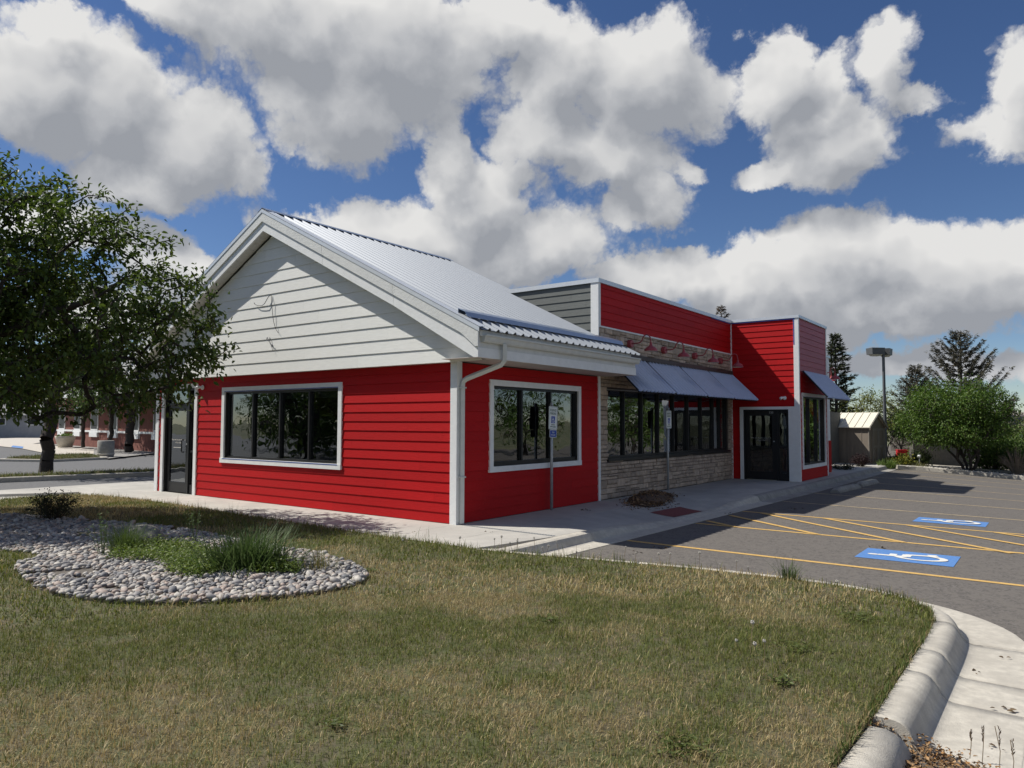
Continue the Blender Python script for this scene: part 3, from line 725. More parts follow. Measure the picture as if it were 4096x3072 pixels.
# --- roof sheets
RIB = .2286
def roof_sheet(sgn, name):
    prof = [(0, 0), (.045, 0), (.065, .006), (.085, 0), (.125, 0), (.158, .038), (.188, .038), (.221, 0)]
    g = MB(); y = -.43; xe = 5.87
    segs = []
    while y < 5.36:
        for k in range(len(prof)):
            a = (y+prof[k][0], prof[k][1]); n = prof[k+1] if k+1 < len(prof) else (RIB, 0); b = (y+n[0], n[1])
            segs.append((a, b))
        y += RIB
    up = Vector((SL*sgn, 0, 1)).normalized()
    def pt(d, yy, h): return (XR+sgn*d+up.x*h*1, yy, ZR-SL*d+up.z*h)
    for a, b in segs:
        ym = (a[0]+b[0])/2
        spans = [(0.0, xe)] if ym < WY-.02 else ([(0.0, 2.45), (5.03, xe)] if ym < 5.0 else [(0.0, 2.45)])
        if sgn < 0: spans = [(0.0, xe)]
        if ym > 5.33: continue
        for d0, d1 in spans:
            q = [pt(d0, a[0], a[1]), pt(d1, a[0], a[1]), pt(d1, b[0], b[1]), pt(d0, b[0], b[1])]
            g.poly(q if sgn > 0 else q[::-1])
    return g.build(name, galv, roof)
roof = MB()
for s in (-1, 1):   # deck under the sheets
    q = [(XR, -.40, ZR-.03), (XR+s*5.8, -.40, ZR-.03-SL*5.8), (XR+s*5.8, WY-.02, ZR-.03-SL*5.8), (XR, WY-.02, ZR-.03)]
    roof.prism(q if s > 0 else q[::-1], (0, 0, -.10))
roof = roof.build('roof', fascia_m, B)
roof_sheet(1, 'roof_sheet'); roof_sheet(-1, 'roof_sheet')
# rear gable infill above the parapet, and its white rake
g = MB(); g.prism([(XR-2.5, 5.30, HP-.25), (XR+2.5, 5.30, HP-.25), (XR+2.5, 5.30, ZR-2.5*SL-.04), (XR, 5.30, ZR-.04), (XR-2.5, 5.30, ZR-2.5*SL-.04)], (0, -.5, 0)); g.build('gable_infill', white, roof)
# ridge cap
g = MB()
for s in (-1, 1):
    q = [(XR, -.46, ZR+.055), (XR+s*.17, -.46, ZR+.055-.17*SL), (XR+s*.17, 5.34, ZR+.055-.17*SL), (XR, 5.34, ZR+.055)]
    g.prism(q if s > 0 else q[::-1], (0, 0, -.006))
g.build('ridge_cap', galv_dk, roof)
# foam closure shadow strip is left open: ribs show under the cap
# snow stop bar near the eave
def on_roof(d, y, h): return (XR+d, y, ZR-SL*d+h)
g = MB(); y0, y1 = -.36, 4.95
g.prism([on_roof(5.30, y0, .034), on_roof(5.30, y0, .115), on_roof(5.455, y0, .125), on_roof(5.455, y0, .118), on_roof(5.306, y0, .108), on_roof(5.306, y0, .034)], (0, y1-y0, 0))
g.prism([on_roof(5.455, y0, .125), on_roof(5.50, y0, .06), on_roof(5.495, y0, .058), on_roof(5.45, y0, .12)], (0, y1-y0, 0))
g.build('snow_bar', galv_dk, roof)
# rake: flashing, two fascia layers, sloped soffit
for s in (-1, 1):
    def rk(d, y, dz): return (XR+s*d, y, ZR-SL*d+dz)
    d1 = 5.80
    # flashing
    g = MB(); g.prism([rk(0, -.465, .03), rk(d1+.03, -.465, .03), rk(d1+.03, -.465, .022), rk(0, -.465, .022)][::(1 if s > 0 else -1)], (0, .15, .018)); g.prism([rk(0, -.465, .03), rk(d1+.03, -.465, .03), rk(d1+.03, -.465, -.05), rk(0, -.465, -.05)][::(1 if s > 0 else -1)], (0, .006, 0)); g.build('rake_flashing', capm, roof)
    n = 3
    for k in range(n):
        a = d1*k/n+(.0 if k == 0 else .003); b = d1*(k+1)/n-.003*(k < n-1)
        bb = [rk(a, -.455, -.035), rk(b, -.455, -.035), rk(b, -.455, -.235), rk(a, -.455, -.235)]
        if k == n-1: bb = [rk(a, -.455, -.035), rk(d1, -.455, -.035), (XR+s*d1, -.455, 2.91), (XR+s*(d1-.06), -.455, 2.91), rk(d1-.36, -.455, -.235+.0), rk(a, -.455, -.235)]
        MB().prism(bb[::(1 if s > 0 else -1)], (0, .035, 0)).build('rake_board', fascia_m, roof)
        bb = [rk(a, -.425, -.226), rk(b, -.425, -.226), rk(b, -.425, -.43), rk(a, -.425, -.43)]
        if k == n-1: bb = [rk(a, -.425, -.226), rk(d1-.36, -.425, -.226), (XR+s*(d1-.06), -.425, 2.92), (XR+s*(d1-.02), -.425, 2.92), (XR+s*(d1-.02), -.425, HS), (XR+s*(d1-.11), -.425, HS), rk(a, -.425, -.43)]
        MB().prism(bb[::(1 if s > 0 else -1)], (0, .030, 0)).build('rake_board', white, roof)
    # soffit strips
    k = 0; d = .0
    while d < 5.55:
        e = min(d+.20, 5.6); q = [rk(d+.004, -.396, -.425), rk(e-.004, -.396, -.425), rk(e-.004, -.19, -.425), rk(d+.004, -.19, -.425)]
        MB().prism(q[::(1 if s > 0 else -1)], (0, 0, .012)).build('soffit_strip', soffit_m, roof); d = e
# eave sides
for s in (-1, 1):
    xo = .80 if s > 0 else XL-.80
    f = lambda x: xo-s*x
    def xb(x0, x1): return (min(f(x0), f(x1)), max(f(x0), f(x1)))
    ye = 5.0
    for a, b in ((-.39, 1.95), (1.953, 3.95), (3.953, ye)):
        q = xb(.0, .03); MB().box(q[0], q[1], a, b, HS, 2.895).build('eave_board', white, roof)
        q = xb(.018, .05); MB().box(q[0], q[1], a, b, 2.897, 3.10).build('eave_board', fascia_m, roof)
    q = xb(.03, 1.0 if s > 0 else .9)
    x0 = 0.0 if s > 0 else xo
    yy = -.39
    while yy < ye-.05:
        y2 = min(yy+.30, ye-.03); MB().box(min(f(.03), f(.8)), max(f(.03), f(.8)) if s < 0 else .772, yy+.003, y2-.003, HS+.004, HS+.014).build('soffit_strip', soffit_m, roof); yy = y2
    MB().box(min(f(.02), f(.8)), max(f(.02), f(.8)), ye-.03, ye, HS, 3.10).build('eave_end', white, roof)
    # gutter, open K profile
    g = MB(); gx = lambda x: xo+s*x
    pr = [(.0, 3.10), (.0, 2.985), (.065, 2.985), (.085, 3.01), (.10, 3.065), (.125, 3.085), (.125, 3.105), (.115, 3.105), (.115, 3.09), (.09, 3.07), (.075, 3.015), (.06, 2.993), (.008, 2.993), (.008, 3.10)]
    q = [(gx(a-.018), -.33, z) for a, z in pr]
    g.prism(q if s > 0 else q[::-1], (0, 5.37, 0)); g.prism([(gx(a-.018), -.332, z) for a, z in [(.0, 3.10), (.0, 2.985), (.065, 2.985), (.085, 3.01), (.10, 3.065), (.12, 3.085)]], (0, .004, 0)); g.prism([(gx(a-.018), 5.04, z) for a, z in [(.0, 3.10), (.0, 2.985), (.065, 2.985), (.085, 3.01), (.10, 3.065), (.12, 3.085)]], (0, .004, 0))
    g.build('gutter', gutter_m, B)
# downspout at the front right corner
g = MB(); ds = [(.865, .20, 2.99), (.865, .20, 2.80), (.855, .20, 2.72), (.80, .185, 2.655), (.72, .17, 2.63), (.16, .075, 2.445), (.09, .065, 2.40), (.075, .062, 2.33), (.075, .062, 1.2), (.075, .062, .02)]
g.tube(ds, .047, 4, flat=True); g.build('downspout', gutter_m, B)
g = MB()
for z in (2.28, .78): g.box(.036, .125, .012, .112, z, z+.022)
g.build('downspout_strap', gutter_m, B)

# --- main block with stone front
holes = [(W3[0], W3[1], W3[2], W3[3])]
mw = walls_with_holes('y', -.20, -.03, WY+.002, YT, .0, HP, holes).build('stone_wall', mortar, B)
SZ = 3.84
# stones
def make_stones():
    specs = []; z = .008; rr = random.Random(3)
    while z < SZ-.03:
        h = rr.choice((.085, .11, .125, .15, .19)); h = min(h, SZ-z)
        if SZ-z-h < .05: h = SZ-z
        y = WY+.062
        while y < YT-.03:
            ln = rr.uniform(.16, .46); ln = min(ln, YT-.012-y)
            if YT-.012-y-ln < .09: ln = YT-.012-y
            if h > .12 and rr.random() < .45:
                hh = h*rr.uniform(.38, .62)
                l2 = ln
                specs.append((y, ln, z, hh)); specs.append((y, ln*.999, z+hh, h-hh))
            else: specs.append((y, ln, z, h))
            y += ln
        z += h
    out = []
    for (y, ln, z, h) in specs:
        for a, b in cut((y, y+ln), [(W3[0]-.005, W3[1]+.005)] if (W3[2]-.06 < z+h*.5 < W3[3]) else []):
            if b-a > .035: out.append((a, b-a, z, h))
    return out
stones = make_stones(); stones.sort(key=lambda s: -s[1]*s[3]/((s[0]+8)**2))
rest = MB(); rr = random.Random(5)
def stone_geom(g, y, l, z, h):
    gpx = .0045; t = rr.uniform(.005, .034); j = lambda k: rr.uniform(-k, k)
    y0, y1, z0, z1 = y+gpx, y+l-gpx, z+gpx, z+h-gpx; c = min(.016, h*.16)
    b = len(g.v)
    g.v += [(-.03, y0, z0), (-.03, y1, z0), (-.03, y1, z1), (-.03, y0, z1)]
    g.v += [(t-.014, y0+j(.003), z0+j(.003)), (t-.014, y1+j(.003), z0+j(.003)), (t-.014, y1+j(.003), z1+j(.003)), (t-.014, y0+j(.003), z1+j(.003))]
    g.v += [(t+j(.004), y0+c, z0+c), (t+j(.004), y1-c, z0+c), (t+j(.004), y1-c, z1-c), (t+j(.004), y0+c, z1-c)]
    for k in range(2):
        for i in range(4):
            n = (i+1) % 4; g.f.append((b+4*k+i, b+4*k+n, b+4*k+4+n, b+4*k+4+i))
    g.f.append((b+8, b+9, b+10, b+11))
for i, s in enumerate(stones):
    if i < 298:
        g = MB(); stone_geom(g, *s); g.build('wall_stone', stone_m, mw)
    else: stone_geom(rest, *s)
tag(rest.build('small_wall_stones', pm('ledge_stone_far', (.40, .32, .25), rough=.85, var=.40, scale=5.5, bump=.8, bscale=26), mw), kind='stuff')
# parapet band above the stone, grey return, caps
g = MB(); g.box(-.20, .0, WY, YT, SZ+.03, HP); par = g.build('parapet', core, B)
siding(par, (0, WY+.07, 0), (0, 1, 0), (1, 0, 0), YT-WY-.07, SZ+.035, HP, .1715, red)
vboard('parapet_trim', -.02, .038, WY+.06, YT-.012, SZ-.004, SZ+.032)
g = MB(); g.box(XL, -.20, WY, WY+.18, HS, HP); ret = g.build('parapet_return', core, B)
siding(ret, (-7.0, WY, 0), (1, 0, 0), (0, -1, 0), 6.93, 3.10, HP, .1715, greysid)
vboard('corner_board', -.16, .036, WY-.034, WY-.002, 3.56, HP); vboard('corner_board', .003, .036, WY-.002, WY+.07, SZ-.004, HP)
def cap_box(x0, x1, y0, y1, z): return MB().box(x0, x1, y0, y1, z, z+.095).build('parapet_cap', capm, B)
cap_box(-.24, .055, WY-.05, YT-.06, HP); cap_box(XL, -.24, WY-.05, WY+.22, HP)
MB().box(XL+.16, -.20, WY+.18, 20.4, 4.30, 4.40).build('flat_roof', pm('roof_membrane', (.35, .35, .34), rough=.9), B)
MB().box(-.1, .15, 18.0, 20.4, 0, HP).build('block_wall', greysid, B)
MB().box(XL, .15, 20.4, 20.5, 0, HP).build('block_wall', greysid, B)
# --- tower
hs = [D2]
tw = walls_with_holes('x', YT, YT+.16, .0, EX-.16, .0, HT, hs).build('tower_wall', core, B)
siding(tw, (0, YT, 0), (1, 0, 0), (0, -1, 0), EX, .01, HT, .1735, red, [(D2[0]-.05, 9, -.1, D2[3]+.085), (-1, .03, -.1, 9)])
te = walls_with_holes('y', EX-.16, EX, YT, YF, .0, HT, [W4]).build('tower_wall', core, B)
hole = [(W4[0]-.05-YT, W4[1]+.05-YT, W4[2]-.05, W4[3]+.05)]
siding(te, (EX, YT, 0), (0, 1, 0), (1, 0, 0), YF-YT, .01, 3.27, .1735, red, hole); siding(te, (EX, YT, 0), (0, 1, 0), (1, 0, 0), YF-YT, 3.28, HT, .1735, red_sheen)
MB().box(-.1, EX-.001, YF-.16, YF, .0, HT).build('tower_wall', red, B); MB().box(.0, EX-.16, YT+.16, YF-.16, 4.55, 4.65).build('tower_roof', pm('tower_membrane', (.3, .3, .3)), B)
vboard('corner_board', -.028, .030, YT-.034, YT-.002, .0, HT-.005); vboard('corner_board', -.028, .036, YT-.075, YT-.034, SZ-.6, HT-.06)
vboard('corner_board', EX-.115, EX+.034, YT-.036, YT-.003, D2[3]+.085, HT); vboard('corner_board', EX+.003, EX+.034, YT-.003, YT+.055, .0, HT)
vboard('corner_board', EX+.003, EX+.034, YF-.05, YF+.02, .0, HT)
vboard('door_trim', D2[0]-.10, EX-.29, YT-.040, YT-.003, D2[3], D2[3]+.085); vboard('door_trim', D2[0]-.10, D2[0], YT-.040, YT-.003, .0, D2[3]); vboard('door_panel', D2[1], EX+.034, YT-.038, YT-.003, .0, D2[3]+.085)
a, b, z0, z1 = W4
for q in ((a-.10, b+.10, z1, z1+.10), (a-.10, a, z0, z1), (b, b+.10, z0, z1), (a-.12, b+.12, z0-.11, z0)): vboard('window_trim', EX+.003, EX+.042, q[0], q[1], q[2], q[3])
MB().box(-.1, EX+.055, YT-.055, YT+.2, HT, HT+.085).build('parapet_cap', capm, B); MB().box(EX-.2, EX+.055, YT+.2, YF+.05, HT, HT+.085).build('parapet_cap', capm, B)
MB().box(.02, EX-.06, YT-.044, YT-.0365, HT-.035, HT-.004).build('masking_tape', tape_m, B); MB().box(EX-.112, EX-.085, YT-.040, YT-.0365, HT-.8, HT-.035).build('masking_tape', tape_m, B)
MB().box(.0375, .041, 11.3, YT-.1, HP-.028, HP-.002).build('masking_tape', tape_m, B)
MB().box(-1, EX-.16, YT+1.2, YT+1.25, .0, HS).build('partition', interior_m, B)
# --- rear section beyond the tower
rs = MB().box(.2, 1.72, YF, 18.0, .0, 4.02).build('annex', white, B)
MB().box(1.722, 1.74, 17.2, 18.02, .02, 1.12).build('annex_panel', red, B)
MB().box(.2, 1.76, YF+.02, 18.05, 4.022, 4.09).build('parapet_cap', capm, B)
# old cable ends on the gable
wire = pm('grey_cable', (.10, .10, .11), rough=.6)
g = MB(); yb = -.195
g.tube([(-4.97, yb, 4.36), (-5.02, yb-.03, 4.32), (-5.14, yb-.04, 4.18), (-5.25, yb-.03, 4.15), (-5.40, yb-.03, 4.17), (-5.50, yb-.02, 4.20), (-5.53, yb-.03, 4.24)], .007, 5)
g.tube([(-4.97, yb, 4.36), (-4.93, yb-.02, 4.25), (-4.88, yb-.02, 3.95), (-4.84, yb-.02, 3.78), (-4.76, yb-.02, 3.62), (-4.67, yb-.02, 3.53)], .006, 5); g.build('cable', wire, B)
g = MB(); g.tube([(-5.08, yb, 3.47), (-5.05, yb-.03, 3.42), (-4.99, yb-.03, 3.38)], .009, 5); g.tube([(-4.99, yb, 3.46), (-4.95, yb-.02, 3.34), (-4.83, yb-.02, 3.26), (-4.86, yb-.02, 3.30)], .007, 5); g.tube([(-4.94, yb-.01, 3.34), (-4.84, yb-.02, 3.16)], .005, 5); g.build('cable', wire, B)

# ------------------------------------------------------------------ awnings
def awning(name, label, P, a0, a1, zt, zb, pr, joints=1, group='corrugated awnings on the stone front'):
    """P(a, t, z): along, outward, up"""
    c = P((a0+a1)/2, 0, zb); t = thing(name, label, 'awning', c, group)
    n = max(3, int((a1-a0)/.155)); w_ = (a1-a0-.02*(joints))/n
    half = (a1-a0)/joints
    for k in range(joints):
        s0 = a0+half*k+(.004 if k else 0); s1 = a0+half*(k+1); nn = max(3, round((s1-s0)/.19)); ww = (s1-s0)/nn; g = MB(); rows = []
        for i in range(nn):
            b = s0+i*ww; rows += [(b, .0), (b+ww*.62, .0), (b+ww*.74, .045), (b+ww*.88, .045)]
        rows.append((s1, .0))
        ln = math.hypot(pr, zt-zb); nx, nz = (zt-zb)/ln, pr/ln
        lift = .004*k
        for (a, h) in rows:
            for m in range(2):
                q = m; g.v.append(P(a, .02+pr*q+nx*(h+lift), zt+(zb-zt)*q+nz*(h+lift)))
        for i in range(len(rows)-1): g.f.append((2*i, 2*i+1, 2*i+3, 2*i+2))
        g.build('awning_sheet', awn_m, t)
    def bar(p, q, r=.014): return MB().tube([P(*p), P(*q)], r, 4, flat=True)
    for a in (a0+.03, a1-.03): 
        bar((a+(-.05 if a < (a0+a1)/2 else .05), .03, zt+.01), (a+(-.05 if a < (a0+a1)/2 else .05), pr, zb+.02), .022).build('awning_bar', black, t); bar((a, .015, zb+.06), (a, pr-.03, zb-.005), .010).build('awning_bracket', steel, t)
    bar((a0+.03, pr-.01, zb-.012), (a1-.03, pr-.01, zb-.012)).build('awning_bar', black, t)
    bar((a0+.03, .03, zt-.03), (a1-.03, .03, zt-.03)).build('awning_bar', black, t)
    return t
PS = lambda a, t, z: (t, a, z)
aw = [(5.04, 6.91, 'nearest the white gutter end'), (7.02, 8.88, 'second from the white gutter end'), (8.99, 10.86, 'third from the white gutter end'), (10.97, 12.92, 'last one beside the tower')]
for i, (a, b, s) in enumerate(aw):
    awning('window_awning', 'sloping corrugated steel awning over the stone-front window, '+s, PS, a, b, 3.22, 2.40, .84, 2 if i < 3 else 1)
MB().box(.034, .085, 5.0, 12.95, 3.225, 3.33).build('awning_ledger', darkwood, B)
awning('window_awning', 'single corrugated steel awning on the shaded side of the red tower', lambda a, t, z: (EX+.03+t, a, z), 13.32, 16.10, 3.27, 2.46, .72, 1, 'corrugated awnings on the stone front')

# ------------------------------------------------------------------ gooseneck wall lamps
def goose(label, base, out, along, group='red gooseneck wall lamps', tilt=0):
    base = Vector(base); out = Vector(out); up = Vector((0, 0, 1)); t = thing('gooseneck_lamp', label, 'lamp', tuple(base), group)
    P = lambda o, z: tuple(base+out*o+up*z)
    side = out.cross(up)
    g = MB(); n = 16
    for (o, r) in ((0, .0), (.0, .095), (.085, .095), (.095, .085), (.095, 0.0)):
        for k in range(n):
            a = 2*PI*k/n; g.v.append(tuple(base+out*o+side*r*math.cos(a)+up*r*math.sin(a)))
    for i in range(4):
        for k in range(n): k2 = (k+1) % n; g.f.append((i*n+k, i*n+k2, (i+1)*n+k2, (i+1)*n+k))
    g.build('backplate', lamp_red, t)
    pts = [(.09, .0), (.20, .0), (.29, .01), (.34, .05), (.365, .11), (.40, .165), (.455, .19), (.515, .17), (.555, .12), (.57, .04), (.572, -.03)]
    MB().tube([P(*p) for p in pts], .0145, 8).build('arm', lamp_red, t, smooth=True)
    c = P(.572, 0); prof = [(.028, -.0), (.032, -.05), (.045, -.085), (.075, -.10), (.115, -.125), (.145, -.165), (.155, -.205), (.160, -.21)]
    g = MB(); g.lathe(prof, c, 20); sh = g.build('lamp_shade', lamp_red, t, smooth=True)
    g = MB(); g.lathe([(.158, -.211), (.150, -.203), (.140, -.165), (.11, -.13), (.04, -.105), (0, -.104)], c, 20); g.build('shade_lining', lamp_in, sh, smooth=True)
    g = MB(); g.lathe([(0, -.1), (.02, -.105), (.03, -.13), (.03, -.16), (.015, -.185), (0, -.19)], c, 10); g.build('bulb', pm('frosted_bulb', (.8, .8, .78), rough=.4), sh, smooth=True)
    return t
for y, s in ((6.14, 'nearest the metal roof'), (8.0, 'second along from the metal roof'), (9.98, 'third along from the metal roof'), (11.92, 'last in the row, against the red tower')):
    goose('red gooseneck lamp on the stone wall, '+s, (.032, y, 3.58), (1, 0, 0), None)
goose('red gooseneck lamp behind the tower, lit against the dark spruce', (1.66, 18.002, 3.45), (0, 1, 0), None); goose('red gooseneck lamp half hidden at the tower back edge', (1.722, 17.0, 3.45), (.55, .83, 0), None)
# security lights / sensors
def sensor(label, c, out):
    c = Vector(c); out = Vector(out); t = thing('security_light', label, 'light', tuple(c), 'small white security lights')
    ax = 'y'; MB().lathe([(0, 0), (.055, 0), (.055, -.02), (.03, -.03), (0, -.03)], tuple(c), 14, 'y').build('backplate', white, t, smooth=False)
    g = MB(); g.tube([tuple(c+Vector((-.01, -.03, .0))), tuple(c+Vector((-.05, -.07, .01))), tuple(c+Vector((-.10, -.12, -.02)))], [.02, .035, .045], 12); g.build('lamp_head', white, t)
sensor('small white security light on red siding beside the glass door', (-7.78, -.02, 2.50), (0, -1, 0)); sensor('small white security light above the shaded tower door', (1.62, YT-.02, 2.47), (0, -1, 0))

# ------------------------------------------------------------------ lot markings
def strip_on_lot(a, b, wd, mat, name='parking_line', lift=.005, n=14):
    a = Vector(a); b = Vector(b); t = (b-a).normalized(); nn = Vector((-t.y, t.x))*wd/2; g = MB()
    for i in range(n+1):
        p = a.lerp(b, i/n)
        for s in (-1, 1): q = p+nn*s; g.v.append((q.x, q.y, lot_z(q.x, q.y)+lift))
    for i in range(n): g.f.append((2*i, 2*i+2, 2*i+3, 2*i+1))
    return g.build(name, mat, lot)
for i, y in enumerate((1.10, 3.68, 6.06, 8.64, 11.30, 13.92, 16.40, 18.98, 21.5, 23.9)):
    x0 = lot_edge(y)+.03+(.45 if y in (13.92, 16.40) else 0); strip_on_lot((x0, y+.04), (9.8, y-.10), .10 if y < 7 else .085, yellow if y < 7 else yellow_old)
for a, b in (((2.71, 4.15), (3.45, 3.66)), ((2.77, 5.23), (4.84, 3.66)), ((3.14, 6.02), (6.14, 3.62)), ((4.37, 6.02), (7.53, 3.50)), ((5.84, 5.98), (8.7, 3.6)), ((7.2, 5.95), (9.2, 4.3))):
    strip_on_lot(a, b, .105, yellow, 'hatch_line', .0095)
def isa_shapes():
    def circ(c, r, n=16): return [(c[0]+r*math.cos(2*PI*k/n), c[1]+r*math.sin(2*PI*k/n)) for k in range(n)]
    def quads(pts, w):
        out = []
        for i in range(len(pts)-1):
            a = Vector(pts[i]); b = Vector(pts[i+1]); t = (b-a).normalized(); n = Vector((-t.y, t.x))*w/2
            out.append([tuple(a-n-t*w*.12), tuple(b-n+t*w*.12), tuple(b+n+t*w*.12), tuple(a+n-t*w*.12)])
        return out
    S = [circ((.40, .93), .075)]
    S += quads([(.415, .85), (.44, .52)], .13)
    S += quads([(.44, .69), (.66, .69)], .095); S += quads([(.44, .52), (.70, .52), (.82, .20), (.95, .24)], .12)
    arc = [(.46+.29*math.cos(a), .34+.29*math.sin(a)) for a in [R(112)+i*R(230)/14 for i in range(15)]]
    S += quads(arc, .10); return S
def isa(P, mat, parent, name='access_symbol'):
    g = MB()
    for k, s in enumerate(isa_shapes()): g.poly([P(x, y, k) for x, y in s])
    return g.build(name, mat, parent)
def blue_panel(x0, x1, y0, y1):
    g = MB(); g.grid(lambda a, b: (x0+(x1-x0)*a, y0+(y1-y0)*b, lot_z(x0+(x1-x0)*a, y0+(y1-y0)*b)+.005), 6, 4)
    o = g.build('blue_panel', bluep, lot)
    isa(lambda x, y, k: (x1-.10-(x1-x0-.20)*y, y0+.10+(y1-y0-.2)*(x*.95+.02), lot_z(x1-(x1-x0)*y, y0)+.0095+k*.0002), whitep, o)
blue_panel(5.78, 6.97, 1.82, 2.74); blue_panel(5.81, 7.0, 6.72, 7.62)
# wheel stops
def wheel_stop(label, x, y0, y1, tw):
    t = thing('wheel_stop', label, 'wheel stop', (x, (y0+y1)/2, lot_z(x, y0)), 'concrete wheel stops')
    g = MB(); n = 16; rr = random.Random(int(y0*10))
    pr = [(-.125, 0), (-.115, .06), (-.07, .125), (-.055, .135), (.055, .135), (.07, .125), (.115, .06), (.125, 0)]
    for i in range(n+1):
        s = i/n; y = y0+(y1-y0)*s; e = 1-.35*max(0, 1-min(s, 1-s)*n/1.2)
        for (a, z) in pr: g.v.append((x+tw*(s-.5)+a+rr.uniform(-.006, .006), y, lot_z(x, y)+.002+z*(e if z > .05 else 1)+rr.uniform(-.005, .005)*(z > .05)))
    k = len(pr)
    for i in range(n):
        for j in range(k-1): g.f.append((i*k+j, i*k+j+1, (i+1)*k+j+1, (i+1)*k+j))
    g.f.append(tuple(range(k))); g.f.append(tuple(n*k+j for j in range(k-1, -1, -1)))
    g.build('stop_body', conc_d, t)
    g = MB()
    for s in (.18, .82): p = (x+tw*(s-.5), y0+(y1-y0)*s); g.tube([(p[0], p[1], lot_z(*p)+.12), (p[0], p[1], lot_z(*p)+.146)], .014, 8)
    g.build('anchor_pin', steel, t)
wheel_stop('grey concrete wheel stop with chipped edge nearer the tower door', 3.30, 11.85, 13.95, .12); wheel_stop('grey concrete wheel stop behind the chipped one, farther along the lot', 3.36, 14.5, 16.4, .10)

# ------------------------------------------------------------------ parking signs
def park_sign(label, x, y, van, tilt):
    t = thing('parking_sign', label, 'sign', (x, y, 0), 'reserved parking signs by the wall')
    MB().tube([(x, y, -.02), (x, y, 2.07)], .030, 10).build('post', steel, t, smooth=True); 
    MB().lathe([(.032, 2.06), (.033, 2.075), (.02, 2.10), (0, 2.105)], (x, y, 0), 10).build('post_cap', steel, t, smooth=True)
    T = Matrix.Translation(Vector((x+.036, y, 1.80))) @ Matrix.Rotation(R(tilt), 4, 'X')
    def Q(a, z, h=0): return tuple(T @ Vector((h, a, z)))
    def rrect(w, h, r, n=4):
        out = []
        for cx, cy, a0 in ((w-r, h-r, 0), (-w+r, h-r, 90), (-w+r, -h+r, 180), (w-r, -h+r, 270)):
            for k in range(n+1): a = R(a0+90*k/n); out.append((cx+r*math.cos(a), cy+r*math.sin(a)))
        return out
    e = (T.to_3x3() @ Vector((1, 0, 0)))
    pn = MB().prism([Q(a, z) for a, z in rrect(.152, .2285, .03)], tuple(e*.003)).build('sign_panel', signw, t)
    o_, i_ = rrect(.140, .2165, .024), rrect(.134, .2105, .020); g = MB(); n = len(o_)
    g.v = [Q(a, z, .0036) for a, z in o_]+[Q(a, z, .0036) for a, z in i_]; g.f = [(k, (k+1) % n, n+(k+1) % n, n+k) for k in range(n)]; g.build('sign_border', signg, pn)
    ex = T.to_3x3() @ Vector((0, 1, 0)); ey = T.to_3x3() @ Vector((0, 0, 1))
    place_text('RESERVED', .070, Q(0, .150, .004), ex, ey, signg, pn, xs=.72); place_text('PARKING', .070, Q(0, .085, .004), ex, ey, signg, pn, xs=.72)
    MB().prism([Q(a, z-.035, .003) for a, z in rrect(.064, .068, .008)], tuple(e*.0008)).build('symbol_panel', signb, pn)
    isa(lambda u, v, k: Q(-.052+.104*u, -.035-.058+.112*v, .0044+k*.00006), signw, pn)
    place_text('$100 FINE', .035, Q(0, -.135, .004), ex, ey, signg, pn, xs=.8); place_text('PERMIT REQUIRED', .034, Q(0, -.175, .004), ex, ey, signg, pn, xs=.72)
    if van:
        T = Matrix.Translation(Vector((x+.036, y, 1.492))) @ Matrix.Rotation(R(tilt*.4), 4, 'X'); e = (T.to_3x3() @ Vector((1, 0, 0)))
        vp = MB().prism([Q(a, z) for a, z in rrect(.122, .074, .02)], tuple(e*.003)).build('van_panel', signw, t)
        MB().prism([Q(a, z, .003) for a, z in rrect(.114, .066, .016)], tuple(e*.0008)).build('van_field', signb, vp)
        place_text('VAN', .050, Q(0, .024, .0046), ex, ey, signw, vp, xs=.8); place_text('ACCESSIBLE', .036, Q(0, -.026, .0046), ex, ey, signw, vp, xs=.78)
    g = MB()
    for z in (.16, -.17):
        q = Matrix.Translation(Vector((x+.036, y, 1.80))) @ Vector((0, 0, z)); g.tube([tuple(q), (q.x+.006, q.y, q.z)], .008, 6)
    g.build('bolt', steel, t)
park_sign('reserved parking sign with blue van plate, leaning before the red side wall', .125, 2.70, True, -2.5)
park_sign('reserved parking sign without van plate, before the stone-front window', .105, 8.10, False, 1.0)

# ------------------------------------------------------------------ numpy vegetation helpers
def rnd_dirs(n): v = RS.normal(size=(n, 3)); return v/np.linalg.norm(v, axis=1, keepdims=True)
def nrm(v): return v/(np.linalg.norm(v, axis=1, keepdims=True)+1e-9)
def leaf_arrays(pos, d, up, size, width=.36, fold=.10, droop=.12):
    n = len(pos); d = nrm(d); s = nrm(np.cross(d, up)); u = np.cross(s, d); L = size.reshape(-1, 1)
    b = pos; t = pos+d*L-u*L*droop
    r1 = pos+d*L*.32+s*L*width*.5+u*L*fold; r2 = pos+d*L*.70+s*L*width*.40+u*L*(fold*.6-droop*.4)
    l1 = pos+d*L*.32-s*L*width*.5+u*L*fold; l2 = pos+d*L*.70-s*L*width*.40+u*L*(fold*.6-droop*.4)
    V = np.stack([b, r1, r2, t, l2, l1], 1).reshape(-1, 3)
    o = (np.arange(n)*6)[:, None]; F = np.concatenate([o+np.array([[0, 1, 2, 3]]), o+np.array([[0, 3, 4, 5]])], 1).reshape(-1, 4)
    return V, F
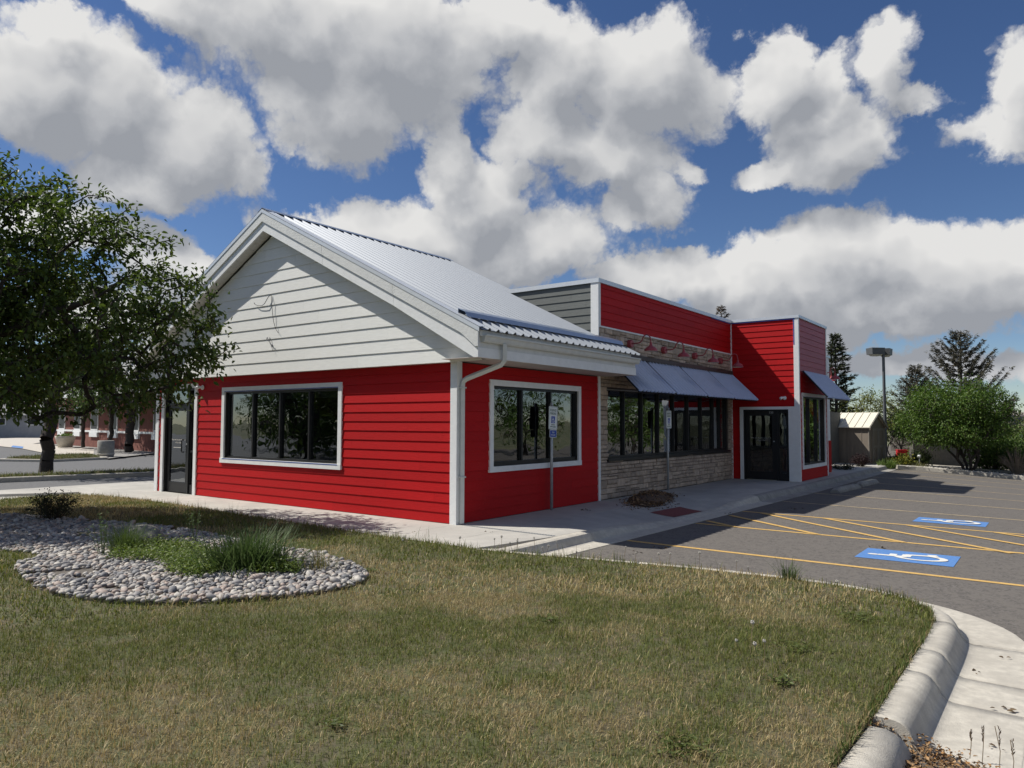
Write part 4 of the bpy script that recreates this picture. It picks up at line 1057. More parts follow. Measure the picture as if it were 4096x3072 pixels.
def blade_arrays(pos, az, lean, length, width, curve):
    n = len(pos); h = np.stack([np.cos(az), np.sin(az), np.zeros(n)], 1); s = np.stack([-np.sin(az), np.cos(az), np.zeros(n)], 1); z = np.array([[0, 0, 1.0]])
    L = length[:, None]; w = width[:, None]; l = lean[:, None]; c = curve[:, None]
    m = pos+L*.5*(h*np.sin(l)+z*np.cos(l)); l2 = np.clip(l+c, 0, 1.9); t = m+L*.5*(h*np.sin(l2)+z*np.cos(l2))
    V = np.stack([pos-s*w*.5, pos+s*w*.5, m+s*w*.42, m-s*w*.42, t+s*w*.10, t-s*w*.10], 1).reshape(-1, 3)
    o = (np.arange(n)*6)[:, None]; F = np.concatenate([o+np.array([[0, 1, 2, 3]]), o+np.array([[3, 2, 4, 5]])], 1).reshape(-1, 4)
    return V, F
def vnoise(x, y, sc, seed):
    r = np.random.RandomState(seed).rand(64, 64); X = x*sc+100; Y = y*sc+100; i = np.floor(X).astype(int); j = np.floor(Y).astype(int); fx = X-i; fy = Y-j
    fx = fx*fx*(3-2*fx); fy = fy*fy*(3-2*fy); g = lambda a, b: r[a % 64, b % 64]
    return (g(i, j)*(1-fx)+g(i+1, j)*fx)*(1-fy)+(g(i, j+1)*(1-fx)+g(i+1, j+1)*fx)*fy
def pal(n, cols, jit=.18):
    c = np.array(cols)[RS.randint(0, len(cols), n)]; return c*(1+RS.uniform(-jit, jit, (n, 1)))

# ------------------------------------------------------------------ lawn grass
def patch(x, y): return .5*vnoise(x, y, .55, 1)+.3*vnoise(x, y, 1.7, 2)+.2*vnoise(x, y, 5, 3)
def make_grass():
    Vs, Fs, Cs = [], [], []; base = 0
    def add(n, region, far):
        nonlocal base
        p = np.stack([RS.uniform(region[0], region[1], n), RS.uniform(region[2], region[3], n)], 1)
        dist = np.hypot(p[:, 0]-CAM[0], p[:, 1]-CAM[1])
        bare = vnoise(p[:, 0], p[:, 1], 3.1, 21)*.6+vnoise(p[:, 0], p[:, 1], 9, 22)*.4
        keep = in_poly(p, LAWN) & ~in_poly(p+RS.normal(0, .035, p.shape), BED) & (dist > 1.2) & (RS.rand(n) < .35+1.1*bare)
        keep &= (dist > 7.2) if far else (dist <= 7.2)
        p = p[keep]; n = len(p); pt = patch(p[:, 0], p[:, 1]); h = lawn_zn(p[:, 0], p[:, 1])
        pos = np.column_stack([p, h-.004]); tall = (vnoise(p[:, 0], p[:, 1], 2.3, 9) > .78)
        L = RS.gamma(7, .0058 if not far else .0072, n)*(1+.45*tall*RS.rand(n)); wd = RS.uniform(.0022, .0046, n)*(1.0 if not far else 2.1)
        edge = np.zeros(n)
        az = RS.uniform(0, 2*PI, n); lean = np.abs(RS.normal(.35, .35, n)); cur = RS.normal(.45, .4, n)
        green = RS.rand(n) < np.clip((pt-.44)*4.0+.44, .10, .92)
        lay = RS.rand(n) < .25; lean = np.where(lay & ~green, RS.uniform(.9, 1.5, n), lean)
        gc = pal(n, [(.150, .165, .038), (.120, .145, .034), (.185, .190, .052), (.095, .120, .028)], .25); sc = pal(n, [(.42, .335, .165), (.34, .265, .125), (.50, .41, .225), (.26, .195, .09)], .25)
        c = np.where(green[:, None], gc, sc)
        V, F = blade_arrays(pos, az, lean, L, wd, cur); Vs.append(V); Fs.append(F+base); Cs.append(np.repeat(c, 6, 0)); base += len(V)
    add(520000, (.5, 7.25, -9.3, -1.0), False)
    add(330000, (-10.2, 7.25, -9.5, -1.0), True)
    add(90000, (-10.2, 7.1, -12.5, -9.5), True); add(150000, (.5, 7.1, -12.0, -9.3), False)
    # taller tufts along the edges of the walk, the bed and the kerb
    ep = []
    outl = LAWN[:14]
    for i in range(len(outl)-1):
        a = Vector(outl[i]); b = Vector(outl[i+1]); m = int((b-a).length*95)
        for _ in range(m): ep.append(tuple(a.lerp(b, random.random())+Vector((random.gauss(0, .02), random.gauss(-.03, .03)))))
    for _ in range(1500):
        a = random.choice(BED); ep.append((a[0]+random.gauss(0, .09), a[1]+random.gauss(0, .09)))
    for _ in range(60):
        c = (random.uniform(-8, 7), random.uniform(-8, -1.8))
        for _ in range(26): ep.append((c[0]+random.gauss(0, .05), c[1]+random.gauss(0, .05)))
    for i in range(13, 19):
        a = Vector(LAWN[i]); b = Vector(LAWN[i+1]); m = int((b-a).length*420)
        for _ in range(m): ep.append(tuple(a.lerp(b, random.random())+Vector((random.gauss(-.008, .012), random.gauss(0, .012)))))
    p = np.array(ep); dd = vnoise(p[:, 0], p[:, 1], 4, 31); p = p[(dd > .42) | (p[:, 0] > 6.9)]; n = len(p)
    pos = np.column_stack([p, np.full(n, .0)+.012]); L = RS.gamma(5, .022, n)*(.6+.9*vnoise(p[:, 0], p[:, 1], 2.2, 17))*np.where(p[:, 0] > 5.8, .42, .8); V, F = blade_arrays(pos, RS.uniform(0, 2*PI, n), np.abs(RS.normal(.28, .25, n)), L, RS.uniform(.003, .006, n), RS.normal(.5, .35, n))
    c = np.where((RS.rand(n) < .62)[:, None], pal(n, [(.08, .115, .03), (.10, .13, .035)], .2), pal(n, [(.26, .21, .11), (.2, .15, .075)], .2))
    Vs.append(V); Fs.append(F+base); Cs.append(np.repeat(c, 6, 0)); base += len(V)
    o = mesh_np('lawn_grass', np.concatenate(Vs), np.concatenate(Fs), grass_m, col=np.concatenate(Cs))
    return tag(o, 'short mown grass, half green and half straw coloured', 'grass', kind='stuff')
make_grass()

# ------------------------------------------------------------------ pebble bed
def make_pebbles():
    bed = tag(bpy.data.objects.new('pebble_bed', None), kind='structure'); COL.objects.link(bed)
    # unit pebble
    nu, nv = 8, 4; V = [(0, 0, 1)]
    for j in range(1, nv):
        for i in range(nu): a = 2*PI*i/nu; t = PI*j/nv; V.append((math.sin(t)*math.cos(a), math.sin(t)*math.sin(a), math.cos(t)))
    V.append((0, 0, -1)); F = []
    for i in range(nu): F.append((0, 1+i, 1+(i+1) % nu))
    for j in range(nv-2):
        for i in range(nu): a = 1+j*nu+i; b = 1+j*nu+(i+1) % nu; F += [(a, a+nu, b+nu), (a, b+nu, b)]
    e = len(V)-1; q = 1+(nv-2)*nu
    for i in range(nu): F.append((e, q+(i+1) % nu, q+i))
    V = np.array(V); F = np.array(F)
    pts = []; bx = np.array(BED); n = 90000
    P = np.stack([RS.uniform(bx[:, 0].min(), bx[:, 0].max(), n), RS.uniform(bx[:, 1].min(), bx[:, 1].max(), n)], 1); P = P[in_poly(P, BED)]
    rad = RS.gamma(9, .0026, len(P))+.009; cell = {}; keep = []
    for i, (p, r) in enumerate(zip(P, rad)):
        c = (int(p[0]/.1), int(p[1]/.1)); ok = True
        for a in (-1, 0, 1):
            for b in (-1, 0, 1):
                for k in cell.get((c[0]+a, c[1]+b), ()):
                    if math.hypot(P[k][0]-p[0], P[k][1]-p[1]) < (rad[k]+r)*.72: ok = False
        if ok: cell.setdefault(c, []).append(i); keep.append(i)
    P = P[keep]; rad = rad[keep]
    gap = vnoise(P[:, 0], P[:, 1], 1.6, 41)*.6+vnoise(P[:, 0], P[:, 1], 5, 42)*.4; sel = gap < .74; P = P[sel]; rad = rad[sel]; n = len(P)
    cols = pal(n, [(.36, .335, .305), (.28, .265, .255), (.42, .38, .335), (.17, .17, .175), (.37, .30, .255), (.23, .225, .225), (.48, .45, .40)], .2)
    size = rad/np.hypot(P[:, 0]-CAM[0], P[:, 1]-CAM[1]); order = np.argsort(-size)
    mat = attr_mat('pebble', rough=.7, spec=.35)
    def xf(i):
        a = RS.uniform(0, 2*PI); el = RS.uniform(1.05, 1.5); s = np.array([rad[i]*el, rad[i]/el**.4, rad[i]*RS.uniform(.5, .8)]); Rm = np.array(Matrix.Rotation(a, 3, 'Z') @ Matrix.Rotation(RS.normal(0, .3), 3, 'X') @ Matrix.Rotation(RS.normal(0, .3), 3, 'Y'))
        return s, Rm
    bigV, bigF, bigC = [], [], []; base = 0
    mats = [pm('pebble_tone_%d' % k, c, rough=.7, var=.2, scale=40) for k, c in enumerate([(.36, .335, .305), (.28, .265, .255), (.42, .38, .335), (.17, .17, .175), (.37, .30, .255), (.48, .45, .40)])]
    shapes = []
    for k in range(12):
        me = bpy.data.meshes.new('pebble'); W_ = V*(1+RS.normal(0, .06, (len(V), 1))); me.from_pydata([tuple(q) for q in W_], [], [tuple(f) for f in F]); me.polygons.foreach_set('use_smooth', [True]*len(F)); me.materials.append(mats[k % 6]); shapes.append(me)
    for rank, i in enumerate(order):
        s, Rm = xf(i); z = .046+s[2]*.6+RS.uniform(-.006, .016)
        if rank < 298:
            o = bpy.data.objects.new('pebble', shapes[RS.randint(12)]); COL.objects.link(o); o.parent = bed; m4 = Matrix(Rm.tolist()).to_4x4() @ Matrix.Diagonal((*s, 1)); m4.translation = Vector((P[i][0], P[i][1], z)); o.matrix_local = m4
        else:
            Q = (V*(1+RS.normal(0, .06, (len(V), 1)))*s) @ Rm.T+np.array([P[i][0], P[i][1], z]); bigV.append(Q); bigF.append(F+base); bigC.append(np.repeat(cols[i][None], len(V), 0)); base += len(V)
    tag(mesh_np('loose_pebbles', np.concatenate(bigV), np.concatenate(bigF), mat, bed, np.concatenate(bigC), smooth=True), kind='stuff')
make_pebbles()

# ------------------------------------------------------------------ plants in and round the bed
def grass_clump(name, label, c, rad, n, ln, cols, wid=.009, group=None, up=.35):
    t = thing(name, label, 'grass plant', c); p = RS.normal(0, rad*.42, (n, 2)); az = np.arctan2(p[:, 1], p[:, 0])+RS.normal(0, .7, n)
    r = np.hypot(p[:, 0], p[:, 1])/rad; pos = np.column_stack([c[0]+p[:, 0], c[1]+p[:, 1], np.full(n, c[2]-.01)])
    V, F = blade_arrays(pos, az, np.clip(RS.normal(.12, .15, n)+up*r, 0, 1.2), ln*RS.uniform(.55, 1.1, n), wid*RS.uniform(.6, 1.2, n), np.abs(RS.normal(.55, .3, n)))
    mesh_np('blades', V, F, grass_m, t, np.repeat(pal(n, cols, .2), 6, 0)); return t
grass_clump('ornamental_grass', 'large dark green grass clump arching over the pebble bed', (.70, -4.38, .05), .50, 850, .52, [(.055, .09, .028), (.07, .11, .035), (.085, .12, .045)], .015, up=.55)
grass_clump('ornamental_grass', 'small fine grass clump in front of the boulder', (-1.50, -4.68, .05), .22, 380, .42, [(.08, .12, .035), (.10, .14, .045)], .007)
grass_clump('grass_tuft', 'spiky grass tuft growing at the kerb beside the asphalt', (5.72, -1.06, .0), .10, 90, .27, [(.06, .09, .03), (.09, .12, .05)], .007)
grass_clump('grass_tuft', 'thin dry grass tuft at the tip of the pebble bed', (1.45, -4.0, .05), .20, 120, .38, [(.12, .13, .05), (.2, .17, .08)], .006, up=.6)
def leafy_weed(name, label, c, h, n, cols, spread=.12, ls=.035):
    t = thing(name, label, 'weed', c); g = MB(); LP, LD = [], []
    for k in range(n):
        a = random.uniform(0, 2*PI); s = random.uniform(.2, 1)*spread; hh = h*random.uniform(.6, 1.1); tip = Vector((c[0]+math.cos(a)*s*1.8, c[1]+math.sin(a)*s*1.8, c[2]+hh)); b = Vector((c[0]+math.cos(a)*s*.4, c[1]+math.sin(a)*s*.4, c[2]-.01)); m = b.lerp(tip, .5)+Vector((0, 0, hh*.08))
        g.tube([b, m, tip], [.004, .003, .0015], 4)
        for q in range(14):
            f = random.uniform(.15, 1); p = b.lerp(m, f*2) if f < .5 else m.lerp(tip, f*2-1); LP.append(tuple(p)); LD.append((random.gauss(0, 1), random.gauss(0, 1), random.uniform(-.1, .8)))
    g.build('stems', pm('weed_stem', (.09, .12, .04)), t); LP = np.array(LP); V, F = leaf_arrays(LP, np.array(LD), np.tile([[0, 0, 1.0]], (len(LP), 1))+RS.normal(0, .2, (len(LP), 3)), RS.uniform(.6, 1.2, len(LP))*ls, .45)
    mesh_np('leaves', V, F, leaf_m, t, np.repeat(pal(len(LP), cols, .2), 6, 0)); return t
leafy_weed('tall_weed', 'tall leafy weed with pale buds left of the small grass clump', (-1.36, -5.02, .05), .52, 9, [(.08, .13, .04), (.10, .15, .05)])
leafy_weed('tall_weed', 'leafy weed standing behind the boulder', (-1.35, -3.85, .05), .50, 8, [(.06, .10, .03), (.10, .15, .05)])
def boulder():
    t = thing('boulder', 'smooth grey boulder half sunk in the pebble bed', 'boulder', (-1.98, -4.25, .07)); g = MB()
    def f(a, b):
        th = 2*PI*a; ph = PI*b*.62; r = 1+.10*math.sin(3*th+1)*math.sin(ph)+.06*math.sin(5*th)*math.sin(2*ph); return (-1.98+.36*r*math.sin(ph)*math.cos(th)+.05*math.sin(ph), -4.25+.27*r*math.sin(ph)*math.sin(th), .10+.19*r*math.cos(ph))
    g.grid(f, 28, 14); g.build('rock', pm('boulder_rock', (.17, .16, .145), rough=.85, var=.25, scale=12, bump=.8, bscale=25), t, smooth=True)
boulder()
def bushy(name, label, c, r, n, ls, cols, twig=(.05, .04, .03), mat=None, cat='shrub', stems=26, flat=1.0, dead=False):
    """shrub: stems fan out from the base, small leaves along them. r = (rx, ry, h)"""
    t = thing(name, label, cat, c); g = MB(); LP = []
    for k in range(stems):
        a = random.uniform(0, 2*PI); q = math.sqrt(random.random()); f = random.uniform(.75, 1.05)
        tip = Vector((c[0]+r[0]*q*math.cos(a), c[1]+r[1]*q*math.sin(a), c[2]+r[2]*f*math.sqrt(max(.08, 1-.85*q*q)))); b = Vector((c[0]+r[0]*.12*math.cos(a), c[1]+r[1]*.12*math.sin(a), c[2]-.03)); m = b.lerp(tip, .5)+Vector((0, 0, r[2]*.12))
        g.tube([b, m, tip], [.012*r[2]+.003, .008*r[2]+.002, .003], 4)
        for i in range(n//stems):
            f = random.uniform(.25, 1.05); p = b.lerp(m, f*2) if f < .5 else m.lerp(tip, f*2-1); s = .16*max(r[0], r[2]); LP.append((p.x+random.gauss(0, s*.7), p.y+random.gauss(0, s*.7), max(c[2]+.02, p.z+random.gauss(0, s*.5))))
    g.build('stems', pm('twig_'+name, twig, rough=.9), t); LP = np.array(LP); m = len(LP)
    V, F = leaf_arrays(LP, rnd_dirs(m)+np.array([[0, 0, .2]]), rnd_dirs(m)+np.array([[0, 0, 1.2]]), RS.uniform(.6, 1.3, m)*ls, .5); mesh_np('foliage', V, F, mat or leaf_m, t, np.repeat(pal(m, cols, .25), 6, 0)); return t
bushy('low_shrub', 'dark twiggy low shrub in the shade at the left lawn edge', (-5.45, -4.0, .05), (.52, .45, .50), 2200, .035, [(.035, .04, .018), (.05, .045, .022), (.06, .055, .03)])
# clover ground cover and moss between the pebbles
def cover():
    regs = [[gp(430, 2225, .1), gp(560, 2238, .1), gp(838, 2235, .1), gp(860, 2205, .1), gp(760, 2172, .1), gp(600, 2168, .1), gp(500, 2185, .1)], [gp(655, 2235, .1), gp(845, 2228, .1), gp(880, 2285, .1), gp(780, 2302, .1), gp(680, 2285, .1)], [gp(1020, 2255, .1), gp(1190, 2262, .1), gp(1180, 2285, .1), gp(1010, 2285, .1)]]
    L = []
    for k, rg in enumerate(regs):
        pl = [(q[0], q[1]) for q in rg]; a = np.array(pl); n = 11000 if k == 0 else 6500
        p = np.stack([RS.uniform(a[:, 0].min()-.05, a[:, 0].max()+.05, n), RS.uniform(a[:, 1].min()-.05, a[:, 1].max()+.05, n)], 1); p = p[in_poly(p+RS.normal(0, .05, p.shape), pl)]; L.append(np.column_stack([p, .085+RS.gamma(2, .02, len(p))]))
    P = np.concatenate(L); n = len(P); V, F = leaf_arrays(P, rnd_dirs(n)*np.array([[1, 1, .4]]), np.tile([[0, 0, 1.0]], (n, 1))+RS.normal(0, .3, (n, 3)), RS.uniform(.016, .034, n), .8)
    tag(mesh_np('clover_patch', V, F, leaf_m, col=np.repeat(pal(n, [(.12, .17, .03), (.09, .14, .028), (.15, .19, .045)], .2), 6, 0)), 'bright green clover spreading between the pebbles', 'clover', kind='stuff')
cover()
# dandelions gone to seed
dn = [(2.55, -1.72), (2.72, -1.58), (2.35, -1.80), (2.9, -1.62), (3.15, -1.66), (3.3, -1.52), (2.62, -1.9), (3.55, -1.50), (3.9, -1.44), (4.35, -1.36), (4.42, -1.30), (4.8, -1.30), (5.05, -1.32), (5.2, -1.25), (5.35, -1.22), (1.25, -2.35), (1.3, -2.5), (.4, -2.0), (1.9, -2.1), (6.45, -2.15), (6.3, -4.05), (6.35, -4.02), (6.27, -4.1), (6.42, -4.1), (2.2, -1.75), (2.45, -1.62), (3.0, -1.78), (4.1, -1.55)]
where = ['by the walk corner', 'by the asphalt kerb', 'in the front lawn']
stem_m = pm('dandelion_stem', (.20, .15, .09), rough=.8); puff_m = pm('dandelion_seed', (.55, .52, .47), rough=.9)
def puff_mesh():
    me = bpy.data.meshes.new('seed_head'); v = []; f = []
    for d in rnd_dirs(60):
        d = Vector(d); o = d.orthogonal().normalized(); b = len(v); p = d*.017; v += [tuple(p-o*.004), tuple(p+o*.004), tuple(d.cross(o)*.004+p*1.05), (0, 0, 0)]; f += [(b, b+1, b+2), (b, b+1, b+3)]
    me.from_pydata(v, [], f); me.materials.append(puff_m); return me
PUFF = puff_mesh()
for i, (x, y) in enumerate(dn):
    h = random.uniform(.10, .24) if i not in (19, 20) else .26
    grp = 0 if x < 3.2 and y > -2 else (1 if y > -1.6 else 2)
    t = thing('dandelion', ['dandelion gone to seed in the grass where walk and kerb meet', 'dandelion gone to seed along the thin kerb by the asphalt', 'dandelion gone to seed standing alone in the front lawn'][grp], 'dandelion', (x, y, .01), ['dandelions by the walk corner', 'dandelions along the thin kerb', 'dandelions in the lawn'][grp])
    lx_, ly_ = random.gauss(0, .03), random.gauss(0, .03)
    MB().tube([(x, y, .0), (x+lx_*.4, y+ly_*.4, h*.5), (x+lx_, y+ly_, h)], .0022, 4).build('stem', stem_m, t)
    o = bpy.data.objects.new('seed_head', PUFF); COL.objects.link(o); o.parent = t; o.location = (lx_, ly_, h-.01+.012); o.scale = (random.uniform(.5, .9),)*3

# broad-leaved weeds flat in the lawn
def rosette(label, x, y, r, n):
    z = lawn_z(x, y); t = thing('lawn_weed', label, 'weed', (x, y, z)); a = RS.uniform(0, 2*PI, n); P = np.column_stack([x+RS.normal(0, r*.35, n), y+RS.normal(0, r*.35, n), z+RS.uniform(.015, .045, n)])
    V, F = leaf_arrays(P, np.column_stack([np.cos(a), np.sin(a), RS.uniform(.0, .5, n)]), np.tile([[0, 0, 1.0]], (n, 1))+RS.normal(0, .25, (n, 3)), RS.uniform(.5, 1.1, n)*.042, .42); mesh_np('leaves', V, F, leaf_m, t, np.repeat(pal(n, [(.10, .125, .035), (.12, .14, .04), (.08, .105, .03)], .2), 6, 0))
    MB().lathe([(0, 0), (.008, 0), (.005, .04), (0, .045)], (x, y, z), 6).build('crown_stem', stem_m, t)
for i, (u, v, r, n, lb) in enumerate(((2200, 2500, .16, 60, 'flat dark weed in the middle of the lawn'), (3420, 2475, .22, 150, 'wide dark weed patch near the kerb bend'), (3130, 2745, .13, 70, 'weed rosette under the lone seed heads near the low kerb'), (1330, 2930, .10, 40, 'weed rosette at the bottom left of the lawn'), (2720, 3010, .20, 120, 'grey green weed patch at the bottom of the picture'), (3190, 2610, .17, 80, 'dark weed patch between the kerb bend and the seed heads'), (1480, 2290, .12, 60, 'weed at the tip of the pebble bed'))):
    q = gp(u, v, .03); rosette(lb, q[0], q[1], r, n)

# ------------------------------------------------------------------ leaf litter
def litter(P, size, cols, name, parent=None):
    n = len(P); d = rnd_dirs(n)*np.array([[1, 1, .35]]); V, F = leaf_arrays(P, d, np.tile([[0, 0, 1.0]], (n, 1))+RS.normal(0, .5, (n, 3)), size, .5, .15, .1); return mesh_np(name, V, F, litter_m, parent, np.repeat(pal(n, cols, .25), 6, 0))
def pile():
    t = thing('leaf_pile', 'heap of dry brown leaves and mulch on the walk below the stone wall', 'leaf pile', (.8, 5.5, 0)); n = 3600
    a = RS.rand(n); c = np.stack([.55+.55*a+RS.normal(0, .17, n), 6.5-1.75*a+RS.normal(0, .30, n)], 1); h = .20*np.exp(-(((c[:, 0]-.75)/.35)**2+((c[:, 1]-5.8)/.8)**2)); z = np.array([walk_z(x, y) for x, y in c])
    litter(np.column_stack([c, z+.006+h*RS.rand(n)]), RS.uniform(.03, .08, n), [(.24, .15, .08), (.17, .105, .06), (.31, .20, .115), (.11, .07, .045)], 'leaves', t)
    g = MB(); g.grid(lambda a, b: (lambda r, th: (.78+.42*r*math.cos(th), 5.75+.95*r*math.sin(th)-.25*r*math.cos(th), .004+.15*(1-r*r)))(a, 2*PI*b), 6, 18); g.build('heap', pm('leaf_mould', (.11, .07, .045), rough=.95, var=.3, scale=30), t)
    MB().tube([(1.0, 4.5, .02), (1.25, 4.32, .018), (1.45, 4.28, .016)], .012, 5).build('stick', bark, t)
pile()
def mulch():
    a = np.array(mulch_poly); n = 9000; p = np.stack([RS.uniform(7.1, 8.1, n), RS.uniform(-6.5, -4.35, n)], 1); p = p[in_poly(p+RS.normal(0, .02, p.shape), mulch_poly)]
    z = np.where((p[:, 0] < 7.36) & (p[:, 1] > -4.75), -.03-.5*np.clip(p[:, 0]-7.2, 0, .2), -.12); P = np.column_stack([p, z+RS.gamma(2, .009, len(p))])
    tag(litter(P, RS.uniform(.012, .035, len(P)), [(.30, .17, .07), (.22, .13, .06), (.14, .09, .05), (.36, .24, .13)], 'wood_mulch'), 'orange brown wood chips filling the gap in the kerb', 'mulch', kind='stuff')
mulch()
for i, (x, y) in enumerate(((7.72, -4.55), (7.80, -4.62), (7.66, -4.50), (7.86, -4.66))):
    h = (.20, .24, .15, .20)[i]; t = thing('dry_stalk', 'upright dry seed stalk at the gutter, '+('leftmost' if i == 2 else 'second from left' if i == 0 else 'tallest' if i == 1 else 'rightmost')+' of four', 'weed', (x, y, -.13), 'dry stalks in the mulch')
    MB().tube([(x, y, -.13), (x+.008, y, h*.5-.13), (x+random.gauss(0, .015), y+.01, h-.13)], .0025, 4).build('stem', stem_m, t); P = np.array([[x+.006, y+.006, -.13+h*(.6+.4*k/14)] for k in range(14)]); V, F = leaf_arrays(P, rnd_dirs(14)*.5+np.array([[0, 0, 1.0]]), rnd_dirs(14), np.full(14, .02), .3); mesh_np('seed_spike', V, F, litter_m, t, np.repeat(pal(14, [(.14, .10, .07)]), 6, 0))
# stray dead leaves and specks on the walk, gutter and lot
P = []
for u, v, n, s in ((2330, 2042, 10, .09), (2290, 2170, 5, .05), (2640, 2190, 9, .07), (2540, 2211, 6, .06), (3195, 2034, 8, .09), (3520, 2188, 7, .08), (2915, 2055, 8, .06), (1960, 2128, 3, .05), (1640, 2133, 2, .05), (3900, 2690, 3, .03), (4010, 2840, 4, .03), (3980, 2990, 3, .03), (4060, 2640, 2, .03), (3760, 2850, 3, .03)):
    for _ in range(n):
        z = -.15 if u > 2450 or v > 2160 else 0; q = gp(u, v, z); x, y = q[0]+random.gauss(0, s), q[1]+random.gauss(0, s); P.append((x, y, (lot_z(x, y) if (x > lot_edge(y) and y > -1) else (-.148 if z < 0 else walk_z(x, y)))+.008))
tag(litter(np.array(P), RS.uniform(.02, .06, len(P)), [(.10, .07, .04), (.06, .045, .03), (.2, .14, .08)], 'stray_leaves'), 'scattered dead leaves on walk and asphalt', 'leaves', kind='stuff')
# cracks and joints with weeds in the gutter

# ------------------------------------------------------------------ trees
def edges_mesh(name, A, Bp, ra, rb, mat, parent, n=5):
    A = np.asarray(A); Bp = np.asarray(Bp); ra = np.asarray(ra)[:, None]; rb = np.asarray(rb)[:, None]; t = nrm(Bp-A); ref = np.where(np.abs(t[:, 2:3]) > .9, np.array([[1.0, 0, 0]]), np.array([[0, 0, 1.0]])); s = nrm(np.cross(t, ref)); u = np.cross(s, t); V = []
    for k in range(n): a = 2*PI*k/n; V.append(A+(s*math.cos(a)+u*math.sin(a))*ra)
    for k in range(n): a = 2*PI*k/n; V.append(Bp+(s*math.cos(a)+u*math.sin(a))*rb)
    V = np.stack(V, 1).reshape(-1, 3); o = (np.arange(len(A))*2*n)[:, None]; F = np.concatenate([o+np.array([[k, (k+1) % n, n+(k+1) % n, n+k]]) for k in range(n)], 1).reshape(-1, 4)
    return mesh_np(name, V, F, mat, parent, smooth=True)
def broadleaf(name, label, base, cc, rr_, nodes, leaves, lsize, cols, r0, fork=1.4, limbs=7, group=None, cluster=.16, zmin=None, bark_m=None, droop=.25, stems=1, thresh=.36, fs=.8, lim_up=.35, up=.45, rot=0.0, taper=0.0):
    base = np.array(base, float); cc = np.array(cc, float); rr_ = np.array(rr_, float); t = thing(name, label, 'tree', tuple(base), group); rs = np.random.RandomState(int(abs(base[0]*37+base[1]*11))+5)
    N = [base.copy()]; par = [-1]; main = [True]
    tops = []
    for s in range(stems):
        a = 2*PI*s/max(1, stems)+.4; off = np.array([math.cos(a), math.sin(a), 0])*(0 if stems == 1 else .18); p = 0
        for k in range(1, 7):
            f = k/6; q = base+np.array([0, 0, fork*f])+off*(1+2.5*f)*(.6 if stems > 1 else 0)+np.array([rs.normal(0, .02), rs.normal(0, .02), 0])*fork+(cc-base)*np.array([1, 1, 0])*.12*f*f; N.append(q); par.append(p); main.append(True); p = len(N)-1
        tops.append(p)
    for k in range(limbs):
        st = tops[k % len(tops)]; a = 2*PI*(k+rs.uniform(-.25, .25))/limbs; el = rs.uniform(-.1, .95); tv = rr_*np.array([math.cos(a)*math.cos(el), math.sin(a)*math.cos(el), math.sin(el)])*rs.uniform(.72, .9)*np.array([1-taper*max(0, math.sin(el)), 1-taper*max(0, math.sin(el)), 1]); tip = cc+np.array([tv[0]*math.cos(rot)-tv[1]*math.sin(rot), tv[0]*math.sin(rot)+tv[1]*math.cos(rot), tv[2]]); b = N[st]; ln = np.linalg.norm(tip-b); p = st
        for j in range(1, 9):
            f = j/8; q = b+(tip-b)*f+np.array([0, 0, lim_up*ln*.5*math.sin(PI*f)*(1-f)])+rs.normal(0, .018*ln, 3)*(1 if j < 8 else 0); N.append(q); par.append(p); main.append(True); p = len(N)-1
    # attraction points
    C = rs.normal(size=(nodes*14, 3)); C /= np.linalg.norm(C, axis=1, keepdims=True); C *= (rs.rand(len(C), 1)**.42); C2 = C*rr_; k_ = 1-taper*np.clip(C[:, 2:3], 0, 1); cr_, sr_ = math.cos(rot), math.sin(rot); C2 = np.column_stack([(C2[:, 0]*cr_-C2[:, 1]*sr_)*k_[:, 0], (C2[:, 0]*sr_+C2[:, 1]*cr_)*k_[:, 0], C2[:, 2]]); Pq = cc+C2
    nz = vnoise(Pq[:, 0]+Pq[:, 2]*.7, Pq[:, 1]-Pq[:, 2]*.5, fs, 3+int(rr_[0]*10) % 20)*.6+vnoise(Pq[:, 0]-Pq[:, 1]*.4, Pq[:, 2], fs*1.4, 8)*.4; rl = np.linalg.norm(C, axis=1); Pq = Pq[(nz > thresh) & (rl < .80+.42*nz)]
    if zmin is not None: Pq = Pq[Pq[:, 2] > zmin+rs.uniform(-.12, .12, len(Pq))]
    Pq = Pq[:nodes]; Pq = Pq[np.argsort(np.linalg.norm(Pq-N[tops[0]], axis=1))]; first = len(N)
    arr = np.zeros((len(N)+2*len(Pq)+2, 3)); arr[:len(N)] = N; cnt = len(N); lead = []
    for q in Pq:
        d = np.linalg.norm(arr[7 if stems == 1 else 1:cnt]-q, axis=1); j = int(np.argmin(d))+(7 if stems == 1 else 1); L = d.min()
        if L > .34:
            arr[cnt] = arr[j]*.5+q*.5+rs.normal(0, .05*L, 3); par.append(j); j = cnt; cnt += 1
        arr[cnt] = q; par.append(j); lead.append(cnt); cnt += 1
    arr = arr[:cnt]; par = np.array(par); w = np.zeros(cnt); w[lead] = 1
    for i in range(cnt-1, 0, -1): w[par[i]] += w[i] if w[i] else .3
    rad = r0*(w/w[0])**.42; rad = np.maximum(rad, .004+lsize*.02); rad[0] = r0*1.12
    idx = np.arange(1, cnt); A = arr[par[idx]]; Bq = arr[idx]; big = rad[idx] > r0*.30
    edges_mesh('trunk', A, Bq, np.minimum(rad[par[idx]], rad[idx]*1.6), rad[idx], bark_m or bark, t, 7)
    # leaves along twig ends
    li = np.array(lead); m = leaves; pick = li[rs.randint(0, len(li), m)]; f = rs.uniform(.35, 1.08, (m, 1)); pos = arr[par[pick]]*(1-f)+arr[pick]*f+rs.normal(0, cluster, (m, 3))*np.array([[1, 1, .8]])
